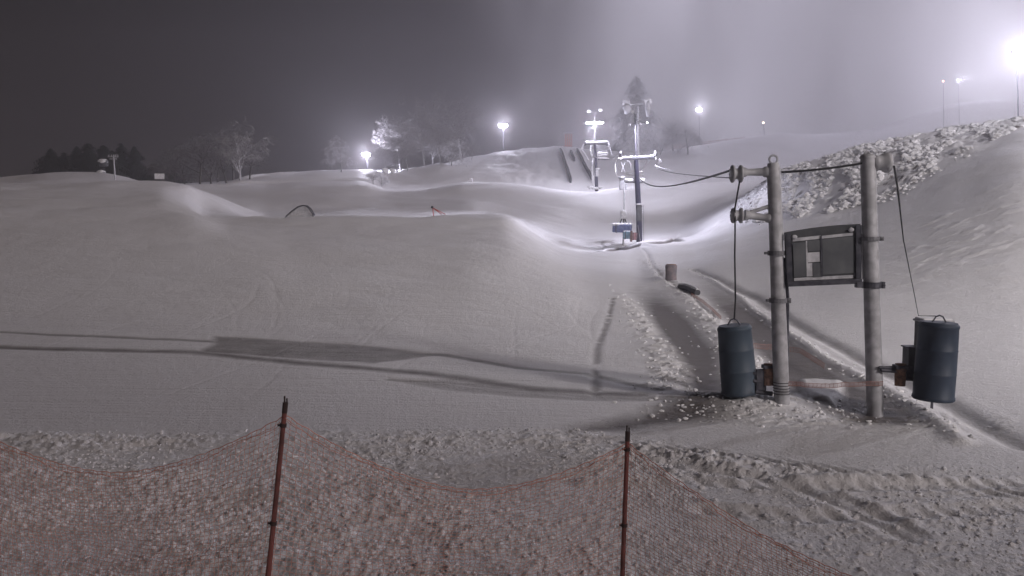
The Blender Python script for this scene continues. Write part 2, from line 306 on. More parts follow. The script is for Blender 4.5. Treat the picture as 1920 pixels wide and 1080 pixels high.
# ------------------------------------------------------------------ object helpers
def setp(o, label=None, cat=None, group=None, kind=None):
    if label: o['label'] = label
    if cat: o['category'] = cat
    if group: o['group'] = group
    if kind: o['kind'] = kind
    return o
def empty(name, loc, label=None, cat=None, group=None, rz=0):
    o = bpy.data.objects.new(name, None); COL.objects.link(o); o.location = loc; o.rotation_euler = (0, 0, rz)
    o.empty_display_size = .3
    return setp(o, label, cat, group)
class MB:
    def __init__(s): s.v = []; s.f = []; s.sm = []
    def add(s, vs, fs, smooth=False):
        n = len(s.v); s.v.extend([tuple(v) for v in vs]); s.f.extend([tuple(i+n for i in f) for f in fs]); s.sm.extend([smooth]*len(fs))
    def box(s, c, d, rot=None, bev=0):
        x, y, z = [k/2 for k in d]; b = min(bev, x*.45, y*.45, z*.45)
        M = rot.to_matrix() if hasattr(rot, 'to_matrix') else (rot if rot is not None else Matrix.Identity(3))
        if b > 0:
            bm = bmesh.new(); bmesh.ops.create_cube(bm, size=1)
            for v in bm.verts: v.co = Vector((v.co.x*2*x, v.co.y*2*y, v.co.z*2*z))
            bmesh.ops.bevel(bm, geom=bm.edges[:], offset=b, segments=2, affect='EDGES', profile=.5)
            bm.verts.index_update()
            s.add([M @ v.co+Vector(c) for v in bm.verts], [[v.index for v in f.verts] for f in bm.faces]); bm.free(); return
        vs = [M @ Vector((i*x, j*y, k*z))+Vector(c) for i in (-1, 1) for j in (-1, 1) for k in (-1, 1)]
        s.add(vs, [(0,1,3,2),(4,6,7,5),(0,4,5,1),(2,3,7,6),(0,2,6,4),(1,5,7,3)])
    def tube(s, pts, rad, n=8, cap=True, smooth=True):
        pts = [Vector(p) for p in pts]; m = len(pts)
        rad = list(rad) if hasattr(rad, '__len__') else [rad]*m
        vs = []; up = None
        for i, p in enumerate(pts):
            t = (pts[min(i+1, m-1)]-pts[max(i-1, 0)])
            if t.length < 1e-9: t = Vector((0, 0, 1))
            t.normalize()
            if up is None:
                a = Vector((0, 0, 1)) if abs(t.z) < .9 else Vector((1, 0, 0)); up = (a-t*a.dot(t)).normalized()
            else:
                up = up-t*up.dot(t)
                if up.length < 1e-6:
                    a = Vector((1, 0, 0)); up = a-t*a.dot(t)
                up.normalize()
            sd = t.cross(up)
            for k in range(n):
                an = 2*math.pi*k/n; vs.append(p+(up*math.cos(an)+sd*math.sin(an))*rad[i])
        fs = [(i*n+k, i*n+(k+1) % n, (i+1)*n+(k+1) % n, (i+1)*n+k) for i in range(m-1) for k in range(n)]
        s.add(vs, fs, smooth)
        if cap:
            s.add(vs[:n], [tuple(range(n))[::-1]]); s.add(vs[-n:], [tuple(range(n))])
    def lathe(s, prof, c=(0,0,0), n=20, M=None, smooth=True):
        """prof: list of (r,z) turned about local z"""
        M = M or Matrix.Identity(3); vs = []
        for r, z in prof:
            for k in range(n):
                a = 2*math.pi*k/n; vs.append(M @ Vector((r*math.cos(a), r*math.sin(a), z))+Vector(c))
        m = len(prof)
        fs = [(i*n+k, i*n+(k+1) % n, (i+1)*n+(k+1) % n, (i+1)*n+k) for i in range(m-1) for k in range(n)]
        s.add(vs, fs, smooth)
    def blob(s, c, r, sx=1, sy=1, sz=1, jit=.25, rnd=random, sub=1):
        bm = bmesh.new(); bmesh.ops.create_icosphere(bm, subdivisions=sub, radius=1)
        bm.verts.index_update()
        vs = [Vector((v.co.x*sx, v.co.y*sy, v.co.z*sz))*r*(1+rnd.uniform(-jit, jit))+Vector(c) for v in bm.verts]
        s.add(vs, [[v.index for v in f.verts] for f in bm.faces], sub > 1); bm.free()
    def build(s, name, m, parent=None, label=None):
        off = Vector((0, 0, 0)); q = parent
        while q is not None: off += q.location; q = q.parent
        me = bpy.data.meshes.new(name); me.from_pydata([(a-off.x, b-off.y, c-off.z) for a, b, c in s.v], [], s.f); me.materials.append(m)
        me.polygons.foreach_set('use_smooth', s.sm); me.validate(); me.update()
        o = bpy.data.objects.new(name, me); COL.objects.link(o)
        if parent: o.parent = parent
        if label: o['label'] = label
        return o
def copy_tree(o, parent=None):
    c = o.copy(); COL.objects.link(c); c.parent = parent
    for ch in list(o.children): copy_tree(ch, c)
    return c
# ------------------------------------------------------------------ ground
def snow_material():
    m = bpy.data.materials.new('snow'); m.use_nodes = True; nt = m.node_tree; N = nt.nodes; L = nt.links
    b = N['Principled BSDF']; b.inputs['Roughness'].default_value = .62; b.inputs['Specular IOR Level'].default_value = .35
    geo = N.new('ShaderNodeNewGeometry')
    at = N.new('ShaderNodeAttribute'); at.attribute_name = 'dirt_shade'
    ra = N.new('ShaderNodeAttribute'); ra.attribute_name = 'rough'
    n1 = N.new('ShaderNodeTexNoise'); n1.inputs['Scale'].default_value = 1.4; n1.inputs['Detail'].default_value = 7; n1.inputs['Roughness'].default_value = .65
    L.new(geo.outputs['Position'], n1.inputs['Vector'])
    n2 = N.new('ShaderNodeTexNoise'); n2.inputs['Scale'].default_value = .12; n2.inputs['Detail'].default_value = 4
    L.new(geo.outputs['Position'], n2.inputs['Vector'])
    # break the edge of the dark marks up
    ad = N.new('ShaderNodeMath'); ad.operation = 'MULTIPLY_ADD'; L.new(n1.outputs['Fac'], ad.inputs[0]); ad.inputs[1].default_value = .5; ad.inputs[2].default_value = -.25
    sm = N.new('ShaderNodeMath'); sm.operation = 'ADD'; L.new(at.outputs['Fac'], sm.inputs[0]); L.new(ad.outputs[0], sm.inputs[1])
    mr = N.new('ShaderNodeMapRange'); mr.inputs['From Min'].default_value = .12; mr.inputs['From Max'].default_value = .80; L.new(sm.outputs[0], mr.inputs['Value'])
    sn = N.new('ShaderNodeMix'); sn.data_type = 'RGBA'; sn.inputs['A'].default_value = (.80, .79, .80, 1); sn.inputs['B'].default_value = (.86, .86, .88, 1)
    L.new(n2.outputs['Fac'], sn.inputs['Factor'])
    mx = N.new('ShaderNodeMix'); mx.data_type = 'RGBA'; mx.inputs['B'].default_value = (.17, .155, .15, 1)  # colour of the dirt, used for the painted shade as well
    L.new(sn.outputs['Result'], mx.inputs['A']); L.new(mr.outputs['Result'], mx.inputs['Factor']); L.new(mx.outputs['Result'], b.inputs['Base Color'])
    n3 = N.new('ShaderNodeTexNoise'); n3.inputs['Scale'].default_value = 22; n3.inputs['Detail'].default_value = 5; n3.inputs['Roughness'].default_value = .7
    L.new(geo.outputs['Position'], n3.inputs['Vector'])
    # fine ski scratches
    mp = N.new('ShaderNodeMapping'); mp.inputs['Scale'].default_value = (.7, 6, 1); mp.inputs['Rotation'].default_value = (0, 0, .12)
    L.new(geo.outputs['Position'], mp.inputs['Vector'])
    n4 = N.new('ShaderNodeTexNoise'); n4.inputs['Scale'].default_value = 1.6; n4.inputs['Detail'].default_value = 5; L.new(mp.outputs[0], n4.inputs['Vector'])
    h = N.new('ShaderNodeMath'); h.operation = 'MULTIPLY_ADD'; L.new(n3.outputs['Fac'], h.inputs[0]); h.inputs[1].default_value = .35; L.new(n1.outputs['Fac'], h.inputs[2])
    h2 = N.new('ShaderNodeMath'); h2.operation = 'MULTIPLY_ADD'; L.new(n4.outputs['Fac'], h2.inputs[0]); h2.inputs[1].default_value = .9; L.new(h.outputs[0], h2.inputs[2])
    n5 = N.new('ShaderNodeTexNoise'); n5.inputs['Scale'].default_value = 5.5; n5.inputs['Detail'].default_value = 6; n5.inputs['Roughness'].default_value = .72
    L.new(geo.outputs['Position'], n5.inputs['Vector'])
    h3 = N.new('ShaderNodeMath'); h3.operation = 'MULTIPLY_ADD'; L.new(n5.outputs['Fac'], h3.inputs[0]); h3.inputs[1].default_value = 1.2; L.new(h2.outputs[0], h3.inputs[2]); h2 = h3
    bp = N.new('ShaderNodeBump'); bp.inputs['Strength'].default_value = .8; bp.inputs['Distance'].default_value = .035
    L.new(h2.outputs[0], bp.inputs['Height']); L.new(bp.outputs[0], b.inputs['Normal'])
    return m
SNOW = snow_material()
def build_ground():
    px = np.concatenate([np.linspace(-900, -60, 120)[:-1], np.arange(-60, 1981, 3.0), np.linspace(1981, 2400, 60)[1:]])
    us = (px-960)/1600
    y = [2.0]
    while y[-1] < 900:
        Y = y[-1]
        if Y < 17: s = .028
        elif Y < 130: s = .028+(Y-17)*.0035
        elif Y < 190: s = .55
        else: s = .55+(Y-190)*.08
        y.append(Y+s)
    ys = np.array(y)
    X = us[None, :]*ys[:, None]; Y = np.repeat(ys[:, None], len(us), 1)
    Z = Hbase(X, Y); dz, dirt_shade, rough = terrain_extra(X.ravel(), Y.ravel())
    Z = Z.ravel()+dz
    n, m = len(ys), len(us)
    co = np.stack([X.ravel(), Y.ravel(), Z], 1)
    i = (np.arange(n-1)[:, None]*m+np.arange(m-1)[None, :]).ravel()
    quads = np.stack([i, i+1, i+m+1, i+m], 1)
    me = bpy.data.meshes.new('snow_ground')
    me.vertices.add(len(co)); me.vertices.foreach_set('co', co.ravel())
    me.loops.add(quads.size); me.loops.foreach_set('vertex_index', quads.ravel())
    me.polygons.add(len(quads)); me.polygons.foreach_set('loop_start', np.arange(0, quads.size, 4))
    me.update(calc_edges=True)
    me.polygons.foreach_set('use_smooth', np.ones(len(quads), bool))
    for nm, a in (('dirt_shade', dirt_shade), ('rough', rough)):
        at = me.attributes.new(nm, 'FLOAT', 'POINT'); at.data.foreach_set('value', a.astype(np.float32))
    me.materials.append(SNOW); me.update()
    o = bpy.data.objects.new('snow_ground', me); COL.objects.link(o); setp(o, kind='structure')
    print('ground verts', len(co))
build_ground()
# plain snow round the camera and behind it
mb = MB(); mb.box((0, -60, -.06), (500, 124, .1)); setp(mb.build('snow_field', SNOW), kind='structure')
# ------------------------------------------------------------------ materials for things
M_STEEL = vary(mat('galvanised_steel', (.42,.42,.45), .6, .1), (.34,.34,.36), (.50,.50,.53), 7, bump=.15)
M_DARKST = vary(mat('dark_steel', (.07,.07,.09), .5, .3), (.05,.05,.065), (.10,.10,.12), 9, bump=.1)
M_VIOLET = vary(mat('painted_tower_steel', (.04,.04,.075), .5, .1), (.03,.03,.06), (.055,.055,.095), 5, bump=.1)
M_ROPE = mat('wire_rope', (.03,.03,.035), .6)
M_FROPE = mat('frosted_rope', (.62,.62,.66), .8)
M_BLUE = vary(mat('blue_plastic', (.06,.085,.12), .6), (.05,.072,.10), (.075,.10,.135), 3, bump=.08, stretch=(1,1,.35))
M_BLUE2 = vary(mat('dark_blue_plastic', (.03,.045,.075), .6), (.024,.036,.06), (.040,.058,.09), 3, bump=.08, stretch=(1,1,.35))
M_RUST = vary(mat('rusty_steel', (.22,.12,.08), .8), (.30,.17,.12), (.14,.09,.07), 14, bump=.3)
M_CLAMP = vary(mat('clamp_steel', (.18,.18,.20), .6, .1), (.14,.14,.155), (.24,.24,.26), 9, bump=.1)
M_CAP = mat('dark_brown_cap', (.06,.04,.038), .7)
M_ORANGE = vary(mat('orange_netting', (.34,.17,.14), .8), (.36,.19,.16), (.28,.15,.13), 20)
M_POLE = vary(mat('red_plastic_pole', (.20,.07,.06), .6), (.24,.085,.075), (.12,.055,.05), 5, lo=.45, hi=.6)
M_BOARD = vary(mat('groove_strip_dark', (.06,.063,.07), .8), (.05,.053,.06), (.08,.083,.09), 4, bump=.15)
M_PANEL = vary(mat('grey_panel', (.10,.104,.115), .6), (.085,.09,.10), (.13,.135,.145), 3, bump=.08)
M_FROST = vary(mat('frosty_panel', (.5,.5,.53), .9), (.40,.40,.43), (.62,.62,.65), 8, bump=.25)
M_SNOWCAP = vary(mat('snow_crust', (.85,.85,.87), .7), (.80,.80,.83), (.90,.90,.92), 6, bump=.4)
M_WOOD = vary(mat('bare_wood', (.20,.16,.13), .8), (.24,.19,.15), (.13,.105,.09), 6, bump=.2, stretch=(1,1,.1))

def gbase(px, py, Y):                      # foot on the ground under a pixel column at distance Y
    p = P(px, py, Y); return Vector((p.x, Y, H(p.x, Y)))
def vec(px, py, Y, dy=0): return P(px, py, Y)+Vector((0, dy, 0))

# ---------------- tow return posts
def ring(mb, c, r, t, M=None, n=18, k=7):
    M = M or Matrix.Identity(3); vs = []; fs = []
    for i in range(n):
        a = 2*math.pi*i/n
        for j in range(k):
            b = 2*math.pi*j/k
            vs.append(M @ Vector(((r+t*math.cos(b))*math.cos(a), t*math.sin(b), (r+t*math.cos(b))*math.sin(a)))+Vector(c))
    for i in range(n):
        for j in range(k):
            fs.append((i*k+j, i*k+(j+1) % k, ((i+1) % n)*k+(j+1) % k, ((i+1) % n)*k+j))
    mb.add(vs, fs, True)
XM = Matrix.Rotation(math.pi/2, 3, 'Y')   # lathe axis along x
def collar(mb, c, r, h=.06, lug=1):
    mb.lathe([(r*.98,-h), (r+.022,-h), (r+.022,h), (r*.98,h)], c, 20, smooth=False)
    mb.box(Vector(c)+Vector((lug*(r+.045), -.02, 0)), (.05,.07,h*2.2), bev=.006)
    mb.tube([Vector(c)+Vector((lug*(r+.05), -.08, 0)), Vector(c)+Vector((lug*(r+.05), .06, 0))], .012, 6)
def post(D, top, bot, rt, rb, label):
    a = vec(*top, D); b = vec(*bot, D); b.z = min(b.z, H(b.x, b.y))-.25
    g = empty('tow_post', (b.x, D, H(b.x, D)), label, 'tow post', 'steel posts of the tow return frame')
    mb = MB(); ax = (a-b)
    pts = [b+ax*t for t in (0, .3, .6, .9, .985, 1.0)]; mb.tube(pts, [rb, rb*.99, rt*1.03, rt, rt, rt*.86], 28)
    mb.build('pole', M_STEEL, g); return g, a, b, ax
D1, D2 = 13.0, 12.75
g1, a1, b1, ax1 = post(D1, (1450,306), (1468,762), .100, .118, 'frosted steel tow post carrying two pulley arms on its left side')
mb = MB(); ring(mb, a1+Vector((0, 0, .055)), .062, .016); mb.box(a1+Vector((0,0,-.005)), (.06,.05,.03), bev=.006); mb.build('eye_ring', M_STEEL, g1)
def on1(py): t = (py-306)/(762-306); return a1+(b1-a1)*min(t, 1)
def on2(py): t = (py-293)/(782-293); return a2+(b2-a2)*min(t, 1)
for py, lug in ((462, 1), (545, 1)):
    mb = MB(); collar(mb, on1(py), .112, .035, lug); mb.box(on1(py)+Vector((-.15,0,0)), (.07,.06,.04), bev=.006); mb.build('collar', M_CLAMP, g1)
def spool(mb, c, r, L, flange):
    mb.lathe([(0,-L/2), (flange,-L/2), (flange*1.02,-L/2+.02), (flange*.96,-L/2+.035), (r,-L/2+.05), (r*.93,0), (r,L/2-.05), (flange*.96,L/2-.035), (flange*1.02,L/2-.02), (flange,L/2), (0,L/2)], c, 22, XM)
    for k in range(8):
        a = k*math.pi/4
        for s in (-1, 1):
            mb.box(Vector(c)+Vector((s*(L/2+.006), math.cos(a)*flange*.7, math.sin(a)*flange*.7)), (.016,.024,.024))
def arm(mb, p, q, r1, r2):
    p, q = Vector(p), Vector(q); mb.tube([p, p.lerp(q, .12), p.lerp(q, .16), p.lerp(q, .8), p.lerp(q, .86), q], [r1*1.45, r1*1.35, r1, r2, r2*1.35, r2*1.5], 16)
mb = MB(); arm(mb, on1(321)+Vector((-.10,-.0,0)), vec(1392,323,D1), .058, .052); mb.build('upper_arm', M_STEEL, g1)
mb = MB(); spool(mb, vec(1381,326,D1), .085, .155, .132); mb.build('pulley', M_STEEL, g1)
mb = MB(); arm(mb, on1(401)+Vector((-.09,0,0)), vec(1396,403,D1), .052, .056); mb.build('lower_arm', M_STEEL, g1)
mb = MB(); spool(mb, vec(1382,404,D1), .085, .15, .115); mb.build('pulley', M_STEEL, g1)
mb = MB(); mb.tube([on1(380)+Vector((-.07,0,0)), vec(1404,399,D1)], [.030,.030], 10); mb.build('brace', M_STEEL, g1)
mb = MB(); q = on1(540)+Vector((.16,.04,0)); mb.tube([on1(470)+Vector((.125,.0,0)), on1(500)+Vector((.13,.0,0)), q, on1(620)+Vector((.13,.05,0)), on1(742)+Vector((.10,.05,0))], .026, 8); mb.build('conduit', M_DARKST, g1)
mb = MB(); mb.tube([on1(300)+Vector((.10,.02,-.15)), on1(440)+Vector((.115,.02,0))], .012, 6); mb.build('cable_guard', M_STEEL, g1)
mb = MB(); 
for k in range(5):
    c = on1(690+k*5); mb.lathe([(.121,-.006), (.13,0), (.121,.006)], c, 20)
mb.build('wire_wrap', M_ROPE, g1)
g2, a2, b2, ax2 = post(D2, (1627,294), (1643,784), .110, .120, 'frosted steel tow post with a fat horizontal drum at its head')
mb = MB(); ring(mb, a2+Vector((0, .02, .035)), .04, .014); mb.lathe([(.11,-.03), (.115,0), (.09,.035), (0,.05)], a2, 22); mb.build('eye_ring', M_STEEL, g2)
mb = MB(); c = vec(1652,305,D2)
mb.lathe([(.085,-.17), (.09,-.12), (.12,-.10), (.105,-.06), (.12,.02), (.148,.06), (.152,.11), (.12,.135), (0,.14)], c, 24, XM); mb.build('drum', M_STEEL, g2)
mb = MB(); collar(mb, on2(435), .116, .03, 1); mb.build('collar', M_CLAMP, g2)
mb = MB(); collar(mb, on2(516), .118, .045, 1); mb.box(on2(516)+Vector((-.17,0,0)), (.14,.10,.08), bev=.01); mb.build('collar', M_DARKST, g2)
mb = MB(); mb.tube([on2(425)+Vector((-.125,-.01,0)), on2(505)+Vector((-.125,-.01,0))], .014, 6); mb.build('bracket_rod', M_STEEL, g2)

# ---------------- board hung between the posts
DB = 12.95
tl, tr, bl, br = vec(1470,436,DB), vec(1612,420,DB-.15), vec(1474,534,DB), vec(1612,528,DB-.15)
g = empty('notice_board', ((tl.x+tr.x)/2, DB, bl.z), 'dark framed board hung between the two steel tow posts, its back facing us', 'board')
def board_pt(s, t, d=0): return tl.lerp(tr, s).lerp(bl.lerp(br, s), t)+Vector((-.0, -d, 0))
def slab(mb, s0, s1, t0, t1, d0, d1, arch=0):
    vs = []
    n = 8
    for d in (d0, d1):
        for i in range(n+1):
            s = s0+(s1-s0)*i/n; up = Vector((0,0,arch*4*(i/n)*(1-i/n)))
            vs += [board_pt(s, t0, d)+up, board_pt(s, t1, d)]
    m = 2*(n+1); fs = []
    for i in range(n):
        a = 2*i; fs += [(a, a+2, a+3, a+1), (m+a, m+a+1, m+a+3, m+a+2), (a, m+a, m+a+2, a+2), (a+1, a+3, m+a+3, m+a+1)]
    fs += [(0,1,m+1,m), (2*n,m+2*n,m+2*n+1,2*n+1)]
    mb.add(vs, fs)
mb = MB(); slab(mb, 0, 1, .0, 1, 0, .03, .025); mb.build('board', M_BOARD, g)
mb = MB(); slab(mb, .0, 1, .94, 1.03, .033, .085); mb.build('bottom_rail', M_DARKST, g)
mb = MB(); slab(mb, .0, .07, .02, .935, .033, .07); mb.build('side_rail', M_DARKST, g)
mb = MB(); slab(mb, .93, 1.0, .02, .935, .033, .07); mb.build('side_rail', M_DARKST, g)
mb = MB(); slab(mb, .10, .27, .22, .86, .033, .046); mb.build('panel', M_PANEL, g)
mb = MB(); slab(mb, .30, .46, .20, .40, .033, .046); mb.build('panel', M_PANEL, g)
mb = MB(); slab(mb, .36, .46, .62, .88, .033, .046); mb.build('panel', M_PANEL, g)
mb = MB(); slab(mb, .49, .90, .20, .84, .033, .046); mb.build('panel', M_PANEL, g)
for (s0, s1, t0, t1) in ((.10,.475,.125,.185), (.49,.90,.135,.185), (.275,.295,.2,.86), (.29,.46,.42,.60), (.29,.355,.615,.86), (.10,.90,.875,.93)):
    mb = MB(); slab(mb, s0, s1, t0, t1, .033, .039); mb.build('frost_patch', M_FROST, g)
mb = MB(); slab(mb, .465, .485, .13, .88, .033, .05); mb.build('centre_strip', M_DARKST, g)
for s, t in ((.12,.1), (.87,.08)):
    mb = MB(); mb.blob(board_pt(s, t, .05), .035, 1.3, .7, 1, .15, sub=2); mb.build('bracket_knob', M_FROST, g)

# ---------------- counterweight drums
def drum(Dd, t0, t1, b0, b1, m, label):
    A = (vec(*t0, Dd)+vec(*t1, Dd))/2; B = (vec(*b0, Dd)+vec(*b1, Dd))/2
    rt = (vec(*t1, Dd)-vec(*t0, Dd)).length/2; rb = (vec(*b1, Dd)-vec(*b0, Dd)).length/2
    g = empty('counterweight_drum', (B.x, Dd, B.z), label, 'drum', 'blue counterweight drums of the tow')
    mb = MB(); pts = []; rr = []
    for t, k in ((0,.90), (.006,.97), (.02,1.0), (.05,1.0), (.055,.97), (.33,.985), (.335,.998), (.35,.998), (.355,.985), (.64,.985), (.645,.998), (.66,.998), (.665,.985), (.94,.97), (.95,1.0), (.985,1.01), (.992,.97), (1,.95)):
        pts.append(A.lerp(B, t)); rr.append((rt+(rb-rt)*t)*k)
    mb.tube(pts, rr, 40); mb.build('barrel', m, g)
    mb = MB(); up = (A-B).normalized(); mb.tube([A-up*.003, A+up*.02], [rt*.93, rt*.90], 32); mb.build('lid', m, g)
    mb = MB(); mb.tube([A+up*.02+Vector((-.1,0,0)), A+up*.10+Vector((-.05,0,0)), A+up*.12, A+up*.10+Vector((.05,0,0)), A+up*.02+Vector((.1,0,0))], .012, 6); mb.build('bail', M_DARKST, g)
    return g, A, B
gd1, A1, B1 = drum(13.3, (1345,612), (1408,612), (1353,738), (1421,738), M_BLUE, 'faded blue drum hanging left of the pulley arm post, low over the snow')
gd2, A2, B2 = drum(12.4, (1725,604), (1796,609), (1713,744), (1786,754), M_BLUE2, 'dark blue drum on the right of the tow frame with a grey box behind it')
# grey box and panel behind the right drum
g = empty('control_box', (vec(1745,700,12.95).x, 12.95, H(vec(1745,700,12.95).x, 12.95)), 'grey metal box with a snowy lid behind the dark blue drum', 'control box')
c0 = vec(1748,665,12.95); mb = MB(); mb.box(c0, (.44,.30,1.02), bev=.015); mb.build('cabinet', M_PANEL, g)
mb = MB(); mb.box(c0+Vector((0,0,.525)), (.48,.34,.03), bev=.008); mb.build('lid', M_STEEL, g)
mb = MB(); mb.box(c0+Vector((0,0,.553)), (.43,.30,.028), bev=.012); mb.build('snow_cap', M_SNOWCAP, g)
c1 = vec(1709,677,12.95); mb = MB(); mb.box(c1, (.19,.22,.42), bev=.01); mb.build('side_cabinet', M_PANEL, g)
mb = MB(); mb.box(c1+Vector((0,0,.222)), (.23,.26,.02), bev=.006); mb.build('side_cabinet_lid', M_DARKST, g)
for dx in (.02,):
    mb = MB(); mb.box((c0.x+dx, 12.95, (c0.z-.51+H(c0.x, 12.95))/2-.1), (.03,.03,max(.1, c0.z-.5-H(c0.x, 12.95)+.2))); mb.build('leg', M_DARKST, g)
# brackets
def bracket(Dd, px, py0, py1, bars, label, plate=None):
    c = vec(px, (py0+py1)/2, Dd); h = (vec(px, py0, Dd)-vec(px, py1, Dd)).z
    g = empty('pivot_bracket', (c.x, Dd, c.z-h/2), label, 'bracket', 'rusty pivot brackets beside the tow posts')
    mb = MB(); mb.lathe([(0,-h/2), (.075,-h/2), (.08,-h*.1), (.078,h*.15), (.088,h*.17), (.088,h*.3), (.078,h*.32), (.078,h/2), (0,h/2)], c, 18); mb.build('canister', M_RUST, g)
    mb = MB(); mb.box(c+Vector((0,0,h*.36)), (.19,.16,.06), bev=.01); mb.build('clamp', M_DARKST, g)
    for (x0, y0, x1, y1, r) in bars:
        mb = MB(); mb.tube([vec(x0, y0, Dd), vec(x1, y1, Dd)], r, 8); mb.build('arm', M_DARKST, g)
    if plate:
        mb = MB(); p = vec(plate[0], plate[1], Dd); mb.box(p, (plate[2],.05,plate[3]), bev=.01); mb.build('plate', M_DARKST, g)
    return g
bracket(13.1, 1441, 682, 722, ((1412,700,1460,698,.02), (1412,714,1460,722,.03), (1416,735,1448,738,.035)), 'rusty canister bracket between the faded blue drum and the left post', (1427,712,.16,.34))
bracket(12.6, 1688, 682, 723, ((1648,689,1730,689,.022), (1652,694,1725,698,.03), (1700,708,1735,716,.035)), 'rusty canister bracket on bars from the right post to the dark drum', (1705,700,.10,.22))

# ---------------- ropes
def catenary(p, q, sag, n=24, f=None):
    p, q = Vector(p), Vector(q); return [p.lerp(q, i/n)-Vector((0,0,sag*4*(i/n)*(1-i/n))) for i in range(n+1)]
def rope(name, pts, r, m, label, cat='rope', n=6, group=None):
    mb = MB(); mb.tube(pts, r, n); o = mb.build(name, m); return setp(o, label, cat, group)
TD = 70.0
rope('haul_rope', catenary(vec(1196,333,TD,-.4), vec(1374,318,D1,-.10), .47, 60), [.05-.030*min(1, i/60*1.25) for i in range(61)], M_ROPE, 'dark sagging haul rope running from the first lift tower to the upper pulley')
rope('return_rope', catenary(vec(1228,314,TD), vec(1374,333,D1,.09), .12, 60), [.026-.018*min(1, i/60*1.2) for i in range(61)], M_ROPE, 'thin second rope just below the dark haul rope, ending at the upper pulley')
rope('span_rope', catenary(on1(322)+Vector((.10,-.05,0)), on2(304)+Vector((-.08,-.03,0)), .02, 12), .017, M_ROPE, 'taut dark rope spanning the heads of the two tow posts')
rope('drop_rope', [vec(1384,340,D1,-.09), vec(1379,368,D1,-.09), vec(1375,392,D1,-.09), vec(1375,410,D1,-.11), vec(1376,480,D1,-.05), vec(1379,560,13.15), A1+Vector((0,0,.12))], .013, M_ROPE, 'thin rope dropping over the lower pulley to the faded blue drum')
rope('weight_rope', [vec(1669,312,D2,-.13), vec(1677,350,D2,-.1), vec(1694,450,D2-.1), vec(1716,560,D2-.2), vec(1722,592,D2-.3), A2+Vector((-.05,0,.11))], [.017,.016,.009,.006,.006,.006], M_ROPE, 'thin slanting rope from the fat drum down to the dark blue drum')

# orange net remains along the track
def ribbon(name, pix, hgt, label, Y=None, lift=.02, m=None, rows=5, cell=.06, r=.0024):
    """sagging strip of real net strands along ground points"""
    if Y: pts = [vec(a, b, Y) for a, b in pix]
    else:
        pts = []
        for a, b in pix:
            x, y = G(a, b); pts.append(Vector((x, y, H(x, y)+lift)))
    L = [0]
    for a, b in zip(pts, pts[1:]): L.append(L[-1]+(b-a).length)
    n = max(4, int(L[-1]/cell)); P0 = []
    for i in range(n+1):
        s = L[-1]*i/n; k = min(len(pts)-2, max(0, int(np.searchsorted(L, s))-1)); t = (s-L[k])/max(1e-6, L[k+1]-L[k])
        P0.append(pts[k].lerp(pts[k+1], min(1, t))+Vector((0,0,random.uniform(-.008,.008))))
    mb = MB()
    for j in range(rows+1):
        o = Vector((0, -hgt*.15*j/rows, hgt*j/rows)); mb.tube([p+o for p in P0], r*(2.2 if j in (0, rows) else 1), 3, cap=False)
    for p in P0: mb.tube([p, p+Vector((0, -hgt*.15, hgt))], r, 3, cap=False)
    return setp(mb.build(name, m or M_ORANGE), label, 'net')
NG = 'orange safety nets around the tow'
setp(ribbon('safety_net', [(1478,722),(1540,728),(1600,724),(1655,722)], .06, 'low faded orange net strip strung between the feet of the two tow posts', Y=12.6), group=NG)
setp(ribbon('safety_net', [(1408,668),(1455,664),(1500,668),(1545,700)], .10, 'faded orange net sagging behind the left tow post', lift=.15), group=NG)
setp(ribbon('safety_net', [(1296,556),(1318,570),(1335,583),(1352,600)], .10, 'crumpled orange net half buried beside the track above the faded drum', lift=.02), group=NG)
# padded drum and buried pad up the track
x, y = G(1258,527); z = H(x, y)
g = empty('padded_drum', (x, y, z), 'small grey padded drum standing alone on the snow up the track', 'drum')
mb = MB(); s = y/1600; mb.lathe([(0,0), (10.2*s,0), (10.6*s,.3*s), (10.4*s,14*s), (11*s,25*s), (10.8*s,29*s), (9*s,29.6*s), (0,29.6*s)], (x, y, z-.03), 20); mb.build('barrel', vary(mat('faded_pad', (.20,.19,.21), .8), (.16,.15,.17), (.27,.22,.23), 4), g)
mb = MB(); mb.lathe([(9.5*s,29.7*s), (9.2*s,30.6*s), (0,31*s)], (x, y, z-.03), 18); mb.build('lid', M_RUST, g)
pp = [G(1274,543), G(1287,546), G(1300,551), G(1308,556)]
g = empty('buried_pad', (*pp[1], H(*pp[1])), 'dark rolled pad with snow on top lying beside the track', 'pad')
pts = [Vector((a, b, H(a, b)+.10)) for a, b in pp]
mb = MB(); mb.tube(pts, [.10,.13,.13,.11], 10); mb.build('roll', M_BOARD, g)
mb = MB(); mb.tube([p+Vector((0,.03,.10)) for p in pts], [.05,.08,.08,.05], 8); mb.build('snow_cap', M_SNOWCAP, g)
